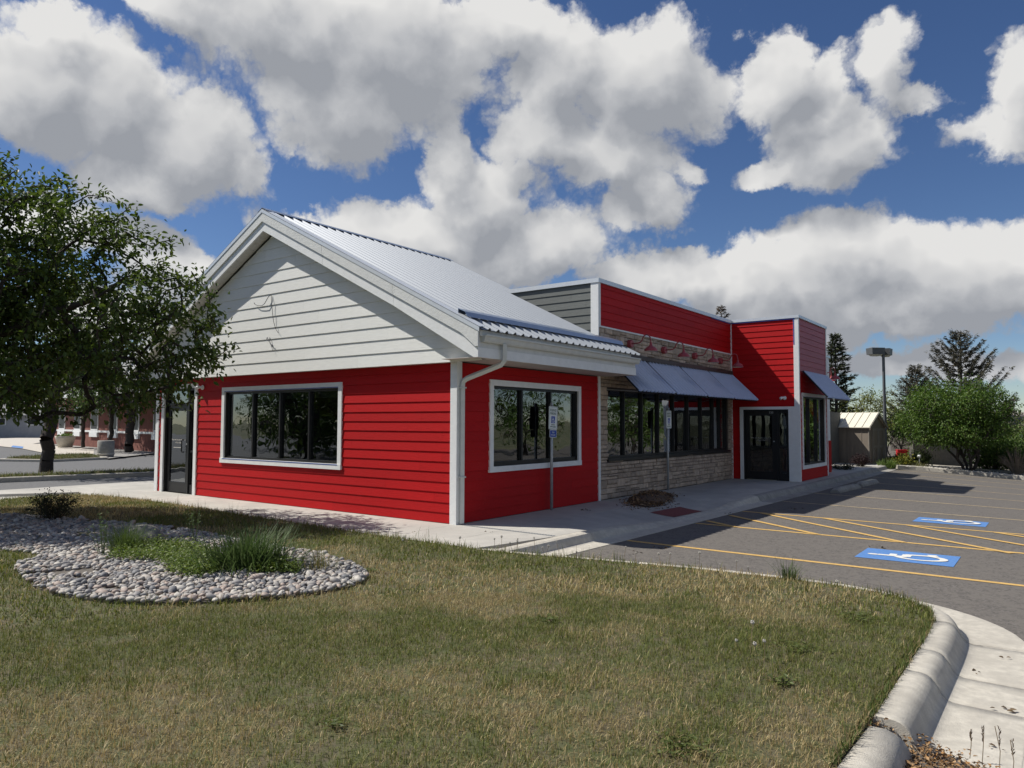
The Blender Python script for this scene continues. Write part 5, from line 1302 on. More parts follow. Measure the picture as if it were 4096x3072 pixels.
    outw = nrm(pos-cc); d = rs.normal(size=(m, 3))+outw*.7; d[:, 2] -= droop*2; upv = rs.normal(0, up, (m, 3))+np.array([[0, 0, 1.0]])
    V, F = leaf_arrays(pos, d, upv, rs.uniform(.65, 1.25, m)*lsize, .48, .09, .16); mesh_np('crown', V, F, leaf_m, t, np.repeat(pal(m, cols, .22), 6, 0)); return t
GL = [(.055, .095, .022), (.070, .115, .028), (.045, .080, .020), (.085, .125, .032)]
# big tree by the bed; its trunk stands just outside the picture on the left
broadleaf('shade_tree', 'large leafy tree whose crown fills the left side before the gable', (-7.5, -5.45, .0), (-6.75, -4.75, 3.55), (4.35, 2.5, 2.75), 1300, 44000, .105, [(.064, .098, .020), (.080, .118, .025), (.050, .078, .017), (.10, .135, .032)], .16, fork=1.8, limbs=14, cluster=.12, zmin=1.75, thresh=.40, fs=.75, rot=YAW, taper=.25)
q = gp(185, 1885, .12)
broadleaf('street_tree', 'tree with thick dark trunk on the grass strip across the drive', (q[0], q[1], .10), (q[0]-.3, q[1]+.5, 4.3), (2.9, 2.9, 2.2), 380, 7000, .11, GL, .19, fork=2.1, limbs=8, cluster=.2, zmin=2.1)
# trees before the brick building
for i, (u, v, h, r) in enumerate(((333, 1787, 6.0, 2.6), (443, 1798, 6.5, 2.8), (518, 1802, 7.0, 3.2))):
    q = gp(u, v, .15); broadleaf('courtyard_tree', ['slim tree before the brick wall, leftmost of three', 'dark-trunked tree before the brick wall, middle of three', 'stout tree before the brick wall, nearest the glass door'][i], (q[0], q[1], .12), (q[0], q[1], h*.64), (r, r, h*.36), 170, 3000, .16, GL, (.11, .12, .22)[i], fork=1.9, limbs=6, cluster=.3, zmin=2.3, group='trees before the brick building')

def conifer(name, label, base, H, Rr, cols, dens=1.0, z0=.06, group=None, upturn=.25, gap=.0, seed=1, spray=.30, power=.85):
    rs = np.random.RandomState(seed); base = np.array(base, float); t = thing(name, label, 'tree', tuple(base), group); A, Bq, ra, rb, SP, SD, SU = [], [], [], [], [], [], []
    A.append(base); Bq.append(base+[0, 0, H]); ra.append(H*.018+.03); rb.append(.012)
    z = z0*H
    while z < H*.985:
        f = z/H; nb = int(rs.randint(4, 7)); ph = rs.rand()*6.28
        for k in range(nb):
            if rs.rand() < gap: continue
            a = ph+2*PI*k/nb+rs.normal(0, .2); L = Rr*((1-f)**power)*rs.uniform(.65, 1.08)+.06; p0 = base+[0, 0, z]; h = np.array([math.cos(a), math.sin(a), 0]); sl = rs.normal(-.12, .10)+(.55*f)
            p1 = p0+h*L*.55+np.array([0, 0, L*.55*sl]); p2 = p0+h*L+np.array([0, 0, L*(sl*.8+upturn)]); A += [p0, p1]; Bq += [p1, p2]; ra += [.012*L+.006, .008*L+.004]; rb += [.008*L+.004, .003]
            ns = max(5, int(L*24*dens))
            for j in range(ns):
                g = rs.uniform(.18, 1.03); p = p0+(p1-p0)*g/.55 if g < .55 else p1+(p2-p1)*(g-.55)/.45; side = rs.choice((-1, 1)); sd = np.array([-h[1], h[0], 0])*side; d = h*rs.uniform(.6, 1.0)+sd*rs.uniform(.0, .7)+np.array([0, 0, rs.uniform(-.2, .45)]); SP.append(p); SD.append(d); SU.append([rs.normal(0, .4), rs.normal(0, .4), 1])
        z += H*.040*rs.uniform(.8, 1.25)*(1-.45*f)
    edges_mesh('trunk', A, Bq, ra, rb, bark, t, 5)
    SP = np.array(SP); n = len(SP); rep = 3; SP = np.repeat(SP, rep, 0)+rs.normal(0, spray*.12, (n*rep, 3)); SD = np.repeat(np.array(SD), rep, 0)+rs.normal(0, .35, (n*rep, 3)); SU = np.repeat(np.array(SU), rep, 0)+rs.normal(0, .5, (n*rep, 3))
    V, F = leaf_arrays(SP, SD, SU, rs.uniform(.5, 1.2, n*rep)*spray*.72, .24, .04, .06); mesh_np('crown', V, F, needle_m, t, np.repeat(pal(n*rep, cols, .28), 6, 0)); return t
def at(u, dist, z): q = dp(u, 1700, dist); return (q[0], q[1], z)
SPD = [(.040, .058, .028), (.052, .066, .033), (.075, .068, .036)]; SPM = [(.11, .105, .078), (.13, .115, .082), (.085, .09, .066)]
conifer('spruce_tree', 'dark dense spruce rising behind the red tower awning', at(3347, 50, -.5), 8.0, 2.2, SPD, 1.3, seed=3, spray=.34, upturn=.1)
conifer('spruce_tree', 'brownish open spruce left of the tall one, behind the lamp post', at(3668, 62, -.5), 6.6, 3.1, SPM, 1.1, gap=.12, seed=4, upturn=.42, spray=.32, power=.8)
conifer('spruce_tree', 'tallest open spruce behind the big green bush', at(3850, 62, -.5), 8.9, 4.7, SPM, 1.2, gap=.12, seed=5, upturn=.5, spray=.34, power=.75)
conifer('spruce_tree', 'small brown spruce top at the right picture edge', at(4030, 75, -.5), 4.2, 1.6, SPM, 1.0, seed=6, upturn=.3)
conifer('spruce_tree', 'reddish spruce tip peeping over the red parapet', at(2890, 50, -.5), 10.1, 2.4, [(.10, .06, .03), (.07, .055, .03)], 1.0, z0=.3, seed=7)
# big green bush at the corner of the lot
YG = [(.070, .130, .022), (.090, .150, .028), (.055, .105, .018), (.115, .165, .034)]
qb = gp(3876, 1886, -.22)
broadleaf('bush_tree', 'big rounded bright green bush tree at the corner of the lot', (qb[0], qb[1], -.26), (qb[0]-.35, qb[1]+.1, 2.05), (2.25, 2.0, 1.55), 700, 27000, .095, YG, .10, fork=.55, limbs=12, stems=4, cluster=.16, zmin=.85, thresh=.30, fs=1.0)
q = at(3500, 47, -.4); broadleaf('young_tree', 'airy yellow green young tree beside the lamp post', q, (q[0], q[1], 2.6), (1.45, 1.45, 1.7), 150, 2600, .12, [(.16, .18, .04), (.19, .20, .05), (.12, .15, .035)], .06, fork=1.0, limbs=7, stems=3, cluster=.2, thresh=.40)
q = at(3575, 48, -.4); broadleaf('young_tree', 'leafy green sapling right of the lamp post, before the grey roof', q, (q[0], q[1], 1.6), (1.2, 1.1, 1.1), 130, 2600, .10, YG, .05, fork=.6, limbs=6, stems=2, cluster=.2, zmin=.3)
for i, (u, d, r, h, cl) in enumerate(((3965, 37, 1.0, 1.7, YG), (4045, 40, 1.3, 2.1, YG), (4120, 37, 1.3, 1.9, YG), (3700, 42, .9, 1.4, YG), (4140, 48, 1.8, 3.0, [(.14, .17, .06), (.17, .19, .08)]))):
    bushy('hedge_shrub', ['green shrub just right of the big bush', 'broad green shrub at the right edge under the grey roof', 'green shrub cut by the right picture edge', 'green shrub behind the red box', 'pale green tall shrub at the far right edge'][i], at(u, d, -.45), (r, r, h), 3600, .10, cl, stems=40)
bushy('bare_shrub', 'brown twiggy bare shrub beside the pale gravel path', at(4062, 35.5, -.30), (.75, .6, 1.15), 420, .05, [(.17, .12, .08), (.13, .10, .06)], twig=(.32, .25, .18), stems=110)
bushy('juniper_shrub', 'low golden juniper at the foot of the lamp post', at(3598, 35.5, -.20), (.62, .55, .62), 4200, .075, [(.24, .22, .03), (.17, .18, .03), (.11, .13, .025)], mat=needle_m, stems=60)
bushy('barberry_shrub', 'dark purple barberry before the small shed', at(3440, 32.5, -.02), (.42, .4, .58), 1500, .05, [(.03, .015, .016), (.04, .02, .02)], stems=34)
bushy('low_perennial', 'dark low perennials along the grey enclosure', at(3370, 30.0, -.02), (.5, .35, .25), 900, .05, [(.03, .04, .02), (.05, .05, .025)], stems=20)
grass_clump('iris_clump', 'upright green iris leaves beside the shed door', at(3546, 34.0, -.10), .35, 220, .42, [(.10, .16, .04), (.13, .18, .05)], .03)
grass_clump('grass_tuft', 'pale wild grass left of the grey fence', at(3660, 35.2, -.25), .40, 260, .42, [(.16, .17, .07), (.2, .19, .09)], .02)
bushy('evergreen_shrub', 'small evergreen shrub with a white globe before the grey fence', at(3680, 36.2, -.2), (.45, .4, .85), 1700, .07, [(.05, .075, .025), (.07, .09, .03)], stems=30)

# ------------------------------------------------------------------ landscaped bank and kerb behind the lot
bank = tag(bpy.data.objects.new('planted_bank', None), kind='structure'); COL.objects.link(bank)
bk = [(2.75, 24.75), (3.2, 25.1), (3.9, 25.2), (5.0, 25.2), (6.0, 25.1), (7.3, 24.9), (9.5, 24.6), (14, 24), (30, 22)]
bz = lambda x, y: lot_z(x, y)+.145
sweep(smooth_path(bk, 1), [(0, -.25), (0, .0), (.03, .02), (.16, .02), (.17, -.2)], zoff=lambda x, y: lot_z(x, y)+.14).build('kerb_stone', conc_b, bank)
flat_poly('bank_soil', [(2.2, 24.7)]+[(x, y+.12) for x, y in bk]+[(30, 70), (-12, 70), (-12, 24.9), (1.2, 24.95)], lambda x, y: -.42 if y > 60 else lot_z(x, min(y, 25))+.12, dirt, bank)
pale = pm('pale_gravel_path', (.50, .46, .39), rough=.95, var=.15, scale=30)
flat_poly('gravel_path', [(3.0, 26.2), (4.6, 26.7), (6.5, 26.6), (9, 26.2), (16, 25.6), (16, 27.2), (9, 28.0), (6.5, 28.4), (4.6, 28.3), (3.1, 27.4)], lambda x, y: lot_z(x, 25)+.135, pale, bank)
# rubble along the kerb
g = MB()
for _ in range(420):
    x = random.uniform(3.0, 8.8); y = 25.1+random.gauss(.45, .25)-max(0, x-6)*.12; s = random.uniform(.02, .055); z = lot_z(x, 25)+.125; b = len(g.v)
    g.v += [(x-s, y-s*.7, z), (x+s, y-s*.6, z), (x+s*.8, y+s*.7, z), (x-s*.8, y+s, z), (x+random.gauss(0, s*.3), y, z+s*1.1)]; g.f += [(b, b+1, b+4), (b+1, b+2, b+4), (b+2, b+3, b+4), (b+3, b, b+4)]
tag(g.build('rubble', pm('rubble_stone', (.38, .36, .33), var=.4, scale=6, rough=.9), bank), kind='stuff')

# ------------------------------------------------------------------ shed, enclosure, fence, box, lamps, far buildings
shed_m = pm('shed_siding', (.21, .175, .14), rough=.8, var=.12, scale=8, stretch=(1, 1, .2)); shed_t = pm('shed_trim', (.23, .205, .175), rough=.75); shed_r = pm('shed_roof_steel', (.72, .68, .56), rough=.5, metal=.1, var=.05)
def shed():
    zb = -.10; c = dp(3474, 1700, 35.0); t = thing('garden_shed', 'small brown garden shed with cream metal roof beside the grey enclosure', 'shed', (c[0], c[1], zb))
    # local frame: door gable faces d1, long side faces the camera
    d1 = Vector((.975, -.222, 0)).normalized(); d2 = Vector((-d1.y, d1.x, 0)); c = Vector((c[0], c[1], zb))     # corner nearest the camera: gable runs along d2, long wall runs along -d1
    Lw, Lg, he, hr = 2.4, 1.60, 1.72, 2.28
    P = lambda a, b, z: tuple(c-d1*a+d2*b+Vector((0, 0, z)))
    for nm, a0, a1, b0, b1 in (('shed_wall', 0, Lw, 0, .05), ('shed_wall', 0, Lw, Lg-.05, Lg)):
        w_ = MB().hexa([P(a0, b0, 0), P(a1, b0, 0), P(a1, b1, 0), P(a0, b1, 0), P(a0, b0, he), P(a1, b0, he), P(a1, b1, he), P(a0, b1, he)]).build(nm, shed_m, t)
        if b0 == 0:
            for k in range(1, 8): x = Lw*k/8; MB().hexa([P(x, -.012, .02), P(x+.03, -.012, .02), P(x+.03, 0, .02), P(x, 0, .02), P(x, -.012, he-.1), P(x+.03, -.012, he-.1), P(x+.03, 0, he-.1), P(x, 0, he-.1)]).build('batten', shed_m, w_)
    for a in (0, Lw-.05):
        MB().prism([P(a, .05, 0), P(a, Lg-.05, 0), P(a, Lg-.05, he), P(a, Lg/2, hr-.05), P(a, .05, he)], tuple(d1*-.05)).build('shed_gable', shed_m, t)
    for (b0, b1) in ((-.02, .07), (Lg-.07, Lg+.02)): MB().hexa([P(-.02, b0, 0), P(.02, b0, 0), P(.02, b1, 0), P(-.02, b1, 0), P(-.02, b0, he), P(.02, b0, he), P(.02, b1, he), P(-.02, b1, he)]).build('corner_trim', shed_t, t)
    for s, bb in ((-1, -.12), (1, Lg+.12)):
        ze = he-.12*(hr-he)/(Lg/2); q = [P(-.12, Lg/2, hr), P(-.12, bb, ze), P(Lw+.1, bb, ze), P(Lw+.1, Lg/2, hr)]; r_ = MB().prism(q, (0, 0, .03)).build('roof_slope', shed_r, t)
        for k in range(9):
            a = -.10+(Lw+.2)*k/8; MB().hexa([P(a, Lg/2, hr+.03), P(a+.03, Lg/2, hr+.03), P(a+.03, bb, ze+.03), P(a, bb, ze+.03), P(a, Lg/2, hr+.06), P(a+.03, Lg/2, hr+.06), P(a+.03, bb, ze+.06), P(a, bb, ze+.06)]).build('roof_seam', shed_r, r_)
        MB().prism([P(-.125, Lg/2, hr-.09), P(-.125, bb, ze-.09), P(-.125, bb, ze), P(-.125, Lg/2, hr)], tuple(d1*-.03)).build('rake_trim', shed_m, t)
    for b0 in (.30, .88):
        d_ = MB().hexa([P(-.02, b0, .06), P(.0, b0, .06), P(.0, b0+.56, .06), P(-.02, b0+.56, .06), P(-.02, b0, 1.62), P(.0, b0, 1.62), P(.0, b0+.56, 1.62), P(-.02, b0+.56, 1.62)]).build('shed_door', shed_m, t)
        for (u0, u1, v0, v1) in ((0, .08, .06, 1.62), (.48, .56, .06, 1.62), (.08, .48, .06, .15), (.08, .48, .78, .87), (.08, .48, 1.52, 1.62)): MB().hexa([P(-.04, b0+u0, v0), P(-.021, b0+u0, v0), P(-.021, b0+u1, v0), P(-.04, b0+u1, v0), P(-.04, b0+u0, v1), P(-.021, b0+u0, v1), P(-.021, b0+u1, v1), P(-.04, b0+u1, v1)]).build('door_trim', shed_t, d_)
        g = MB(); g.tube([P(-.035, b0+.28+.17*math.cos(2*PI*k/16), .46+.28*math.sin(2*PI*k/16)) for k in range(17)], .018, 4); g.build('door_oval', shed_t, d_)
    MB().hexa([P(-.012, Lg/2-.07, 1.86), P(.0, Lg/2-.07, 1.86), P(.0, Lg/2+.07, 1.86), P(-.012, Lg/2+.07, 1.86), P(-.012, Lg/2-.07, 2.08), P(.0, Lg/2-.07, 2.08), P(.0, Lg/2+.07, 2.08), P(-.012, Lg/2+.07, 2.08)]).build('gable_vent', shed_t, t)
shed()
fence_d = pm('dark_grey_fence_paint', (.075, .078, .075), rough=.8, var=.1, scale=8); fence_l = pm('grey_brown_fence_stain', (.27, .25, .22), rough=.85, var=.15, scale=10)
def plank_fence(name, label, p0, p1, z0, h0, h1, wd, mat, cat='fence'):
    p0 = Vector((p0[0], p0[1])); p1 = Vector((p1[0], p1[1])); L = (p1-p0).length; d = (p1-p0)/L; nn = Vector((d.y, -d.x)); t = thing(name, label, cat, (p0.x, p0.y, z0)); n = int(L/wd)
    for i in range(n):
        a = p0+d*(L*i/n+.006); b = p0+d*(L*(i+1)/n-.006); h = h0+(h1-h0)*i/n+random.uniform(-.01, .01); e = nn*.02
        MB().hexa([(a.x, a.y, z0), (b.x, b.y, z0), (b.x+e.x, b.y+e.y, z0), (a.x+e.x, a.y+e.y, z0), (a.x, a.y, z0+h), (b.x, b.y, z0+h), (b.x+e.x, b.y+e.y, z0+h), (a.x+e.x, a.y+e.y, z0+h)]).build('fence_board', mat, t)
    for f in (.25, .8):
        a = p0-nn*.022; b = p1-nn*.022; e = -nn*.04; z = z0+h0*f; MB().hexa([(a.x, a.y, z), (b.x, b.y, z), (b.x+e.x, b.y+e.y, z), (a.x+e.x, a.y+e.y, z), (a.x, a.y, z+.08), (b.x, b.y, z+.08), (b.x+e.x, b.y+e.y, z+.08), (a.x+e.x, a.y+e.y, z+.08)]).build('fence_rail', mat, t)
    for f in np.linspace(0, 1, max(2, int(L/2.2)+1)):
        q = p0.lerp(p1, f)-nn*.11; MB().box(q.x-.045, q.x+.045, q.y-.045, q.y+.045, z0-.1, z0+min(h0, h1)-.02).build('fence_post', mat, t)
    return t
plank_fence('enclosure_fence', 'tall dark grey board enclosure behind the tower', (.30, 23.3), (.34, 25.7), -.05, 2.30, 2.25, .22, fence_d); plank_fence('enclosure_fence', 'lower dark grey board enclosure next to the shed', (-.3, 26.2), (.2, 29.6), -.1, 2.05, 2.0, .22, fence_d)
a, b = gp(3652, 1868, -.2), gp(3845, 1873, -.28); a = Vector((a[0], a[1])); b = Vector((b[0], b[1])); e = (b-a).normalized()
plank_fence('board_fence', 'low grey brown board fence between the red box and the big bush', a, b+e*.6, -.30, 1.12, 1.02, .13, fence_l)
def red_box():
    q = dp(3606, 1700, 43); x, y = q[0], q[1]; t = thing('red_box', 'bright red metal box standing behind the golden juniper', 'box', (x, y, -.4)); m = pm('red_metal', (.55, .012, .02), rough=.4, var=.05)
    c = Matrix.Translation((x, y, 0)) @ Matrix.Rotation(R(22), 4, 'Z'); 
    def bx(n, a0, a1, b0, b1, z0, z1, mm=m): return MB().hexa([tuple(c @ Vector(p)) for p in ((a0, b0, z0), (a1, b0, z0), (a1, b1, z0), (a0, b1, z0), (a0, b0, z1), (a1, b0, z1), (a1, b1, z1), (a0, b1, z1))]).build(n, mm, t)
    bx('cabinet', -.25, .25, -.2, .2, -.4, .34); bx('door_panel', -.20, .20, -.215, -.2005, -.32, .28); bx('lid', -.265, .265, -.215, .215, .3405, .375); bx('latch', .13, .16, -.235, -.2155, -.03, .07, steel)
red_box()
def globe():
    q = at(3674, 35.6, -.2); t = thing('garden_globe', 'small white globe light before the grey fence', 'lamp', q); MB().tube([(q[0], q[1], -.3), (q[0], q[1], .28)], .015, 6).build('stem', steel, t); g = MB(); g.grid(lambda a, b: (q[0]+.075*math.sin(PI*b)*math.cos(2*PI*a), q[1]+.075*math.sin(PI*b)*math.sin(2*PI*a), .34-.075*math.cos(PI*b)), 14, 8); g.build('globe', pm('white_globe', (.8, .8, .8), rough=.3), t, smooth=True)
globe()
pole_m = pm('bronze_pole_paint', (.085, .090, .095), rough=.5, var=.06)
def lot_lamp(label, u, dist, zt, heads, s=1.0):
    q = dp(u, 1700, dist); x, y = q[0], q[1]; t = thing('lot_lamp', label, 'street lamp', (x, y, -.4)); 
    MB().tube([(x, y, -.4), (x, y, -.25)], .16*s, 12).build('footing', conc_b, t); MB().tube([(x, y, -.25), (x, y, zt-.30*s)], [.085*s, .065*s], 4, flat=True).build('pole', pole_m, t)
    for i, ang in enumerate(heads):
        d = Vector((math.cos(ang), math.sin(ang), 0)); n = Vector((-d.y, d.x, 0)); c = Vector((x, y, 0)); P = lambda a, b, z: tuple(c+d*a*s+n*b*s+Vector((0, 0, z)))
        h = MB().hexa([P(.10, -.26, zt-.32*s), P(.72, -.26, zt-.32*s), P(.72, .26, zt-.32*s), P(.10, .26, zt-.32*s), P(.08, -.28, zt), P(.74, -.28, zt), P(.74, .28, zt), P(.08, .28, zt)]).build('lamp_head', pole_m, t)
        MB().hexa([P(.24, -.14, zt-.40*s), P(.58, -.14, zt-.40*s), P(.58, .14, zt-.40*s), P(.24, .14, zt-.40*s), P(.16, -.22, zt-.322*s), P(.66, -.22, zt-.322*s), P(.66, .22, zt-.322*s), P(.16, .22, zt-.322*s)]).build('lens', pm('lamp_lens', (.55, .55, .5), rough=.3), h)
        MB().hexa([P(-.04, -.05, zt-.26*s), P(.11, -.05, zt-.26*s), P(.11, .05, zt-.26*s), P(-.04, .05, zt-.26*s), P(-.04, -.05, zt-.12*s), P(.11, -.05, zt-.12*s), P(.11, .05, zt-.12*s), P(-.04, .05, zt-.12*s)]).build('arm', pole_m, t)
lot_lamp('tall grey lot lamp with two boxy heads beside the shed', 3540, 38.5, 5.28, (R(222), R(88)), .95)
lot_lamp('far boxy lot lamp peeking over the big green bush', 3918, 58, 4.55, (R(-100),), 1.0)
# long low house behind the planting
def far_house(label, u0, u1, d0, d1, ze, zr, wall, roofc, z0=-.8, depth=7, group=None, wins=5):
    a = dp(u0, 1700, d0); b = dp(u1, 1700, d1); a = Vector((a[0], a[1], 0)); b = Vector((b[0], b[1], 0)); L = (b-a).length; d = (b-a)/L; n = Vector((-d.y, d.x, 0))
    t = thing('house', label, 'house', (a.x, a.y, z0)); P = lambda s, q, z: tuple(a+d*s+n*q+Vector((0, 0, z)))
    wl = pm('house_wall_'+str(len(MATS)), wall, rough=.85, var=.1, scale=2); rf = pm('house_roof_'+str(len(MATS)), roofc, rough=.9, var=.25, scale=9)
    MB().hexa([P(0, 0, z0), P(L, 0, z0), P(L, depth, z0), P(0, depth, z0), P(0, 0, ze), P(L, 0, ze), P(L, depth, ze), P(0, depth, ze)]).build('wall', wl, t)
    g = MB(); g.prism([P(-.4, -.5, ze-.05), P(-.4, depth/2, zr), P(-.4, depth+.5, ze-.05), P(-.4, depth+.5, ze-.2), P(-.4, depth/2, zr-.15), P(-.4, -.5, ze-.2)], tuple(d*(L+.8))); r_ = g.build('roof', rf, t)
    g = MB(); g.prism([P(0, 0, ze), P(0, depth, ze), P(0, depth/2, zr-.15)], tuple(d*L)); g.build('gable_fill', wl, t)
    for k in range(wins):
        s = L*(k+.5)/wins; w_ = MB().hexa([P(s-.6, -.05, z0+1.6), P(s+.6, -.05, z0+1.6), P(s+.6, .0, z0+1.6), P(s-.6, .0, z0+1.6), P(s-.6, -.05, ze-.35), P(s+.6, -.05, ze-.35), P(s+.6, .0, ze-.35), P(s-.6, .0, ze-.35)]).build('window', white, t); MB().hexa([P(s-.52, -.06, z0+1.68), P(s+.52, -.06, z0+1.68), P(s+.52, -.051, z0+1.68), P(s-.52, -.051, z0+1.68), P(s-.52, -.06, ze-.43), P(s+.52, -.06, ze-.43), P(s+.52, -.051, ze-.43), P(s-.52, -.051, ze-.43)]).build('pane', black, w_)
    return t
far_house('long low house with grey shingle roof behind the bush', 3560, 4300, 66, 62, 1.78, 2.62, (.13, .115, .10), (.17, .15, .135))
# ------------------------------------------------------------------ left side: drive, strip, neighbour
la = tag(bpy.data.objects.new('driveway', None), kind='structure'); COL.objects.link(la)
flat_poly('drive_asphalt', [(-12.6, -40), (-12.6, 60), (-150, 60), (-150, -40)], -.014, asph_l, la)
kl = [(-17.6, -10), (-15.62, -1.5), (-15.18, .4), (-14.7, 2.5), (-12.9, 10)]
sweep(kl, [(0, -.1), (.0, .115), (.02, .13), (.15, .13), (.16, -.1)]).build('kerb_stone', conc_b, la)
st = [(x-.10, y) for x, y in kl]+[(x-1.0, y+.2) for x, y in reversed(kl)]
flat_poly('grass_strip', st, .118, soil, la, thick=.1)
def strip_grass():
    L = []
    for i in range(len(kl)-1):
        a, b = np.array(kl[i]), np.array(kl[i+1]); n = int(np.linalg.norm(b-a)*900); f = RS.rand(n, 1); L.append(a+(b-a)*f-np.array([[1, -.2]])*(.12+.85*RS.rand(n, 1)))
    isl = [gp(75*.2893, 1500+1185*.2893, .0), gp(300*.2893, 1500+1140*.2893, .1), gp(640*.2893, 1500+1120*.2893, .1), gp(1200*.2893, 1500+1100*.2893, .1), gp(1380*.2893, 1500+1135*.2893, .1), gp(720*.2893, 1500+1165*.2893, .1)]
    ip = [(q[0], q[1]) for q in isl]; k2 = flat_poly('island_kerb', [(sum(p[0] for p in ip)/6+(p[0]-sum(p_[0] for p_ in ip)/6)*1.08, sum(p[1] for p in ip)/6+(p[1]-sum(p_[1] for p_ in ip)/6)*1.25) for p in ip], .09, conc_b, la, thick=.12); flat_poly('island_soil', ip, .105, soil, la, thick=.05)
    a = np.array(ip); n = 9000; p = np.stack([RS.uniform(a[:, 0].min(), a[:, 0].max(), n), RS.uniform(a[:, 1].min(), a[:, 1].max(), n)], 1); L.append(p[in_poly(p, ip)]); P = np.concatenate(L); n = len(P)
    V, F = blade_arrays(np.column_stack([P, np.full(n, .11)]), RS.uniform(0, 6.28, n), np.abs(RS.normal(.3, .3, n)), RS.gamma(6, .014, n), np.full(n, .016), RS.normal(.4, .3, n)); tag(mesh_np('verge_grass', V, F, grass_m, col=np.repeat(pal(n, [(.10, .13, .035), (.13, .14, .05), (.2, .17, .09)], .2), 6, 0)), 'grass on the strip and island across the drive', 'grass', kind='stuff')
strip_grass()
wk = [(gp(u*.2893, 1500+v*.2893, 0)) for u, v in ((-300, 980), (0, 988), (310, 1022), (610, 1082), (800, 1105), (1420, 1090), (1300, 1010), (1000, 985), (620, 955), (450, 955), (620, 925), (600, 862), (0, 878), (-300, 890))]
flat_poly('neighbour_walk', [(q[0], q[1]) for q in wk], .02, pm('pale_concrete', (.52, .48, .42), rough=.9, var=.08), la)
bl = [gp(u*.2893, 1500+v*.2893, .02) for u, v in ((150, 998), (310, 1016), (325, 992), (180, 976))]; flat_poly('blue_pad', [(q[0], q[1]) for q in bl], .03, bluep, la)
gr = [gp(u*.2893, 1500+v*.2893, .1) for u, v in ((640, 950), (1000, 985), (1300, 1010), (1290, 1110), (1500, 1140), (2180, 1066), (2180, 1030), (1700, 1020), (900, 930))]; flat_poly('rock_bed', [(q[0], q[1]) for q in gr], .06, pm('rock_bed_stone', (.26, .25, .235), rough=.95, var=.5, scale=7), la)
# brick building
brick_m = pm('brick_far', (.21, .075, .055), rough=.9, var=.2, scale=3, objvar=.25)
def brick_building():
    a = Vector((-29.0, 10.7, 0)); b = Vector((-51.5, 13.6, 0)); L = (b-a).length; d = (b-a)/L; n = Vector((d.y, -d.x, 0)); n = n if n.y > 0 else -n
    t = thing('brick_building', 'red brick neighbour building with pale sills behind the trees on the left', 'building', (a.x, a.y, .05)); P = lambda s, q, z: tuple(a+d*s+n*q+Vector((0, 0, z)))
    def bx(nm, s0, s1, q0, q1, z0, z1, m, pr=t): return MB().hexa([P(s0, q0, z0), P(s1, q0, z0), P(s1, q1, z0), P(s0, q1, z0), P(s0, q0, z1), P(s1, q0, z1), P(s1, q1, z1), P(s0, q1, z1)]).build(nm, m, pr)
    wl = bx('wall', 0, L, .06, 9, .0, 3.6, brick_m)
    # brick courses of the plinth shown as bricks on the nearer end
    z = .05; row = 0
    while z < 1.0:
        s = .02+(.12 if row % 2 else 0)
        while s < 2.6: bx('brick', s, s+.225, .035, .06, z, z+.063, brick_m, wl); s += .237
        z += .075; row += 1
    sl_ = bx('sill_band', 0, L, -.02, .06, 1.02, 1.14, white)
    for k in range(6):
        s = 1.2+k*3.6; bx('apron', s-.1, s+1.5, -.05, .058, .72, 1.018, white); w_ = bx('window', s, s+1.4, .0, .058, 1.145, 2.7, white); bx('pane', s+.09, s+1.31, -.01, -.001, 1.24, 2.6, black, w_)
    g = MB(); g.prism([P(-.6, -.8, 3.5), P(-.6, 4.5, 6.6), P(-.6, 9.8, 3.5), P(-.6, 9.8, 3.3), P(-.6, -.8, 3.3)], tuple(d*(L+1.2))); g.build('roof', pm('grey_shingle', (.12, .115, .11), rough=.9, var=.2, scale=6), t)
    bx('eave_board', -.6, L+.6, -.84, -.80, 3.28, 3.52, white)
brick_building()
def pot(nm, label, u, v, z, prof, m, cat):
    q = gp(u, v, z); t = thing(nm, label, cat, (q[0], q[1], z)); MB().lathe(prof, (q[0], q[1], z), 18).build('body', m, t, smooth=True); return t, q
t, q = pot('concrete_bin', 'round grey concrete litter bin at the end of the grass island', 1460*.2893, 1500+1130*.2893, .06, [(0, 0), (.33, 0), (.35, .05), (.36, .72), (.33, .76), (.30, .76), (.28, .60), (0, .60)], conc_d, 'bin'); MB().lathe([(.365, .10), (.372, .12), (.372, .16), (.365, .18)], (q[0], q[1], .06), 18).build('band', conc_b, t)
t, q = pot('planter', 'round concrete planter before the brick wall', 900*.2893, 1500+1000*.2893, .06, [(0, 0), (.40, 0), (.55, .55), (.60, .72), (.54, .72), (.50, .62), (0, .60)], conc_b, 'planter'); P = np.array([[q[0], q[1], .68]])+RS.normal(0, .22, (240, 3))*np.array([[1, 1, .35]])+np.array([[0, 0, .12]]); V, F = leaf_arrays(P, rnd_dirs(240), rnd_dirs(240)+np.array([[0, 0, 1.0]]), np.full(240, .12), .5); mesh_np('plants', V, F, leaf_m, t, np.repeat(pal(240, YG), 6, 0))
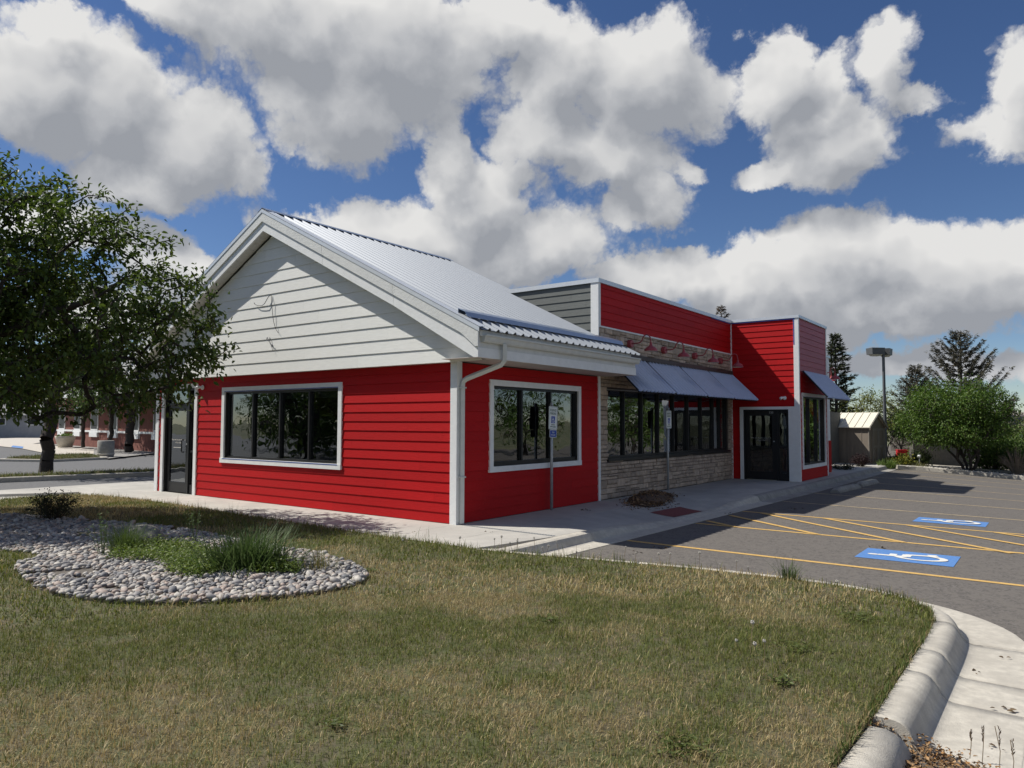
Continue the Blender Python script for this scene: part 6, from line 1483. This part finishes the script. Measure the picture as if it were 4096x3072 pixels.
# far backdrop on the left
for i, (u, d, h, r) in enumerate(((-80, 105, 6.5, 4.0), (60, 112, 7.5, 4.5), (190, 108, 6.5, 4.0))):
    q = dp(u, 1700, d); broadleaf('leafy_tree', ['distant tree at the left picture edge', 'distant tree between the crown and the trunk', 'distant tree just behind the dark trunk'][i], (q[0], q[1], -.5), (q[0], q[1], h*.55), (r, r, h*.46), 110, 1500, .42, GL, .18, fork=1.5, limbs=6, cluster=.6, group='distant trees on the left')
far_house('pale grey low building far behind the left tree trunk', -200, 330, 95, 88, 2.4, 3.6, (.30, .31, .33), (.20, .20, .20), z0=-.3, wins=4)
# east of the lot, outside the picture but mirrored in the windows
for i, (x, y) in enumerate(((18, 14), (21, 22), (13.5, 33), (16.5, 40), (13, 47), (18, 55), (22, 33), (12, 60))):
    broadleaf('leafy_tree', 'leafy tree along the east side of the lot, '+['nearest the street', 'second from the street', 'third from the street', 'fourth from the street', 'fifth from the street', 'sixth from the street', 'set back toward the white house', 'farthest from the street'][i], (x, y, -.55), (x, y, 3.0), (3.3, 3.3, 3.2), 190, 4200, .20, YG, .14, fork=1.5, limbs=7, cluster=.34, group='trees east of the lot')
q = thing('house', 'white clapboard house east of the lot', 'house', (31, 16, -.6))
MB().box(28, 36, 2, 30, -.6, 3.0).build('wall', white, q); MB().prism([(27.5, 1.5, 2.95), (36.5, 1.5, 2.95), (32, 1.5, 5.2)], (0, 29, 0)).build('roof', pm('house_shingle', (.25, .25, .26), rough=.9), q)
for k in range(5): MB().box(27.94, 27.998, 4.5+k*5, 6.0+k*5, .8, 2.2).build('window', black, q)

for i, (x, y) in enumerate(((-21, -13), (-24, -18), (-22, -24), (-28, -28), (-19, -31), (-31, -20))):  # unseen trees added so the front window reflects something dark
    broadleaf('leafy_tree', 'unseen leafy tree added southwest of the front lawn, '+['nearest the drive', 'second from the drive', 'third from the drive', 'fourth from the drive', 'fifth from the drive', 'set back from the row'][i], (x, y, -.55), (x, y, 3.3), (3.4, 3.4, 3.4), 190, 4600, .24, GL, .16, fork=1.2, limbs=7, cluster=.4, group='unseen trees added to darken the front window', zmin=.3)
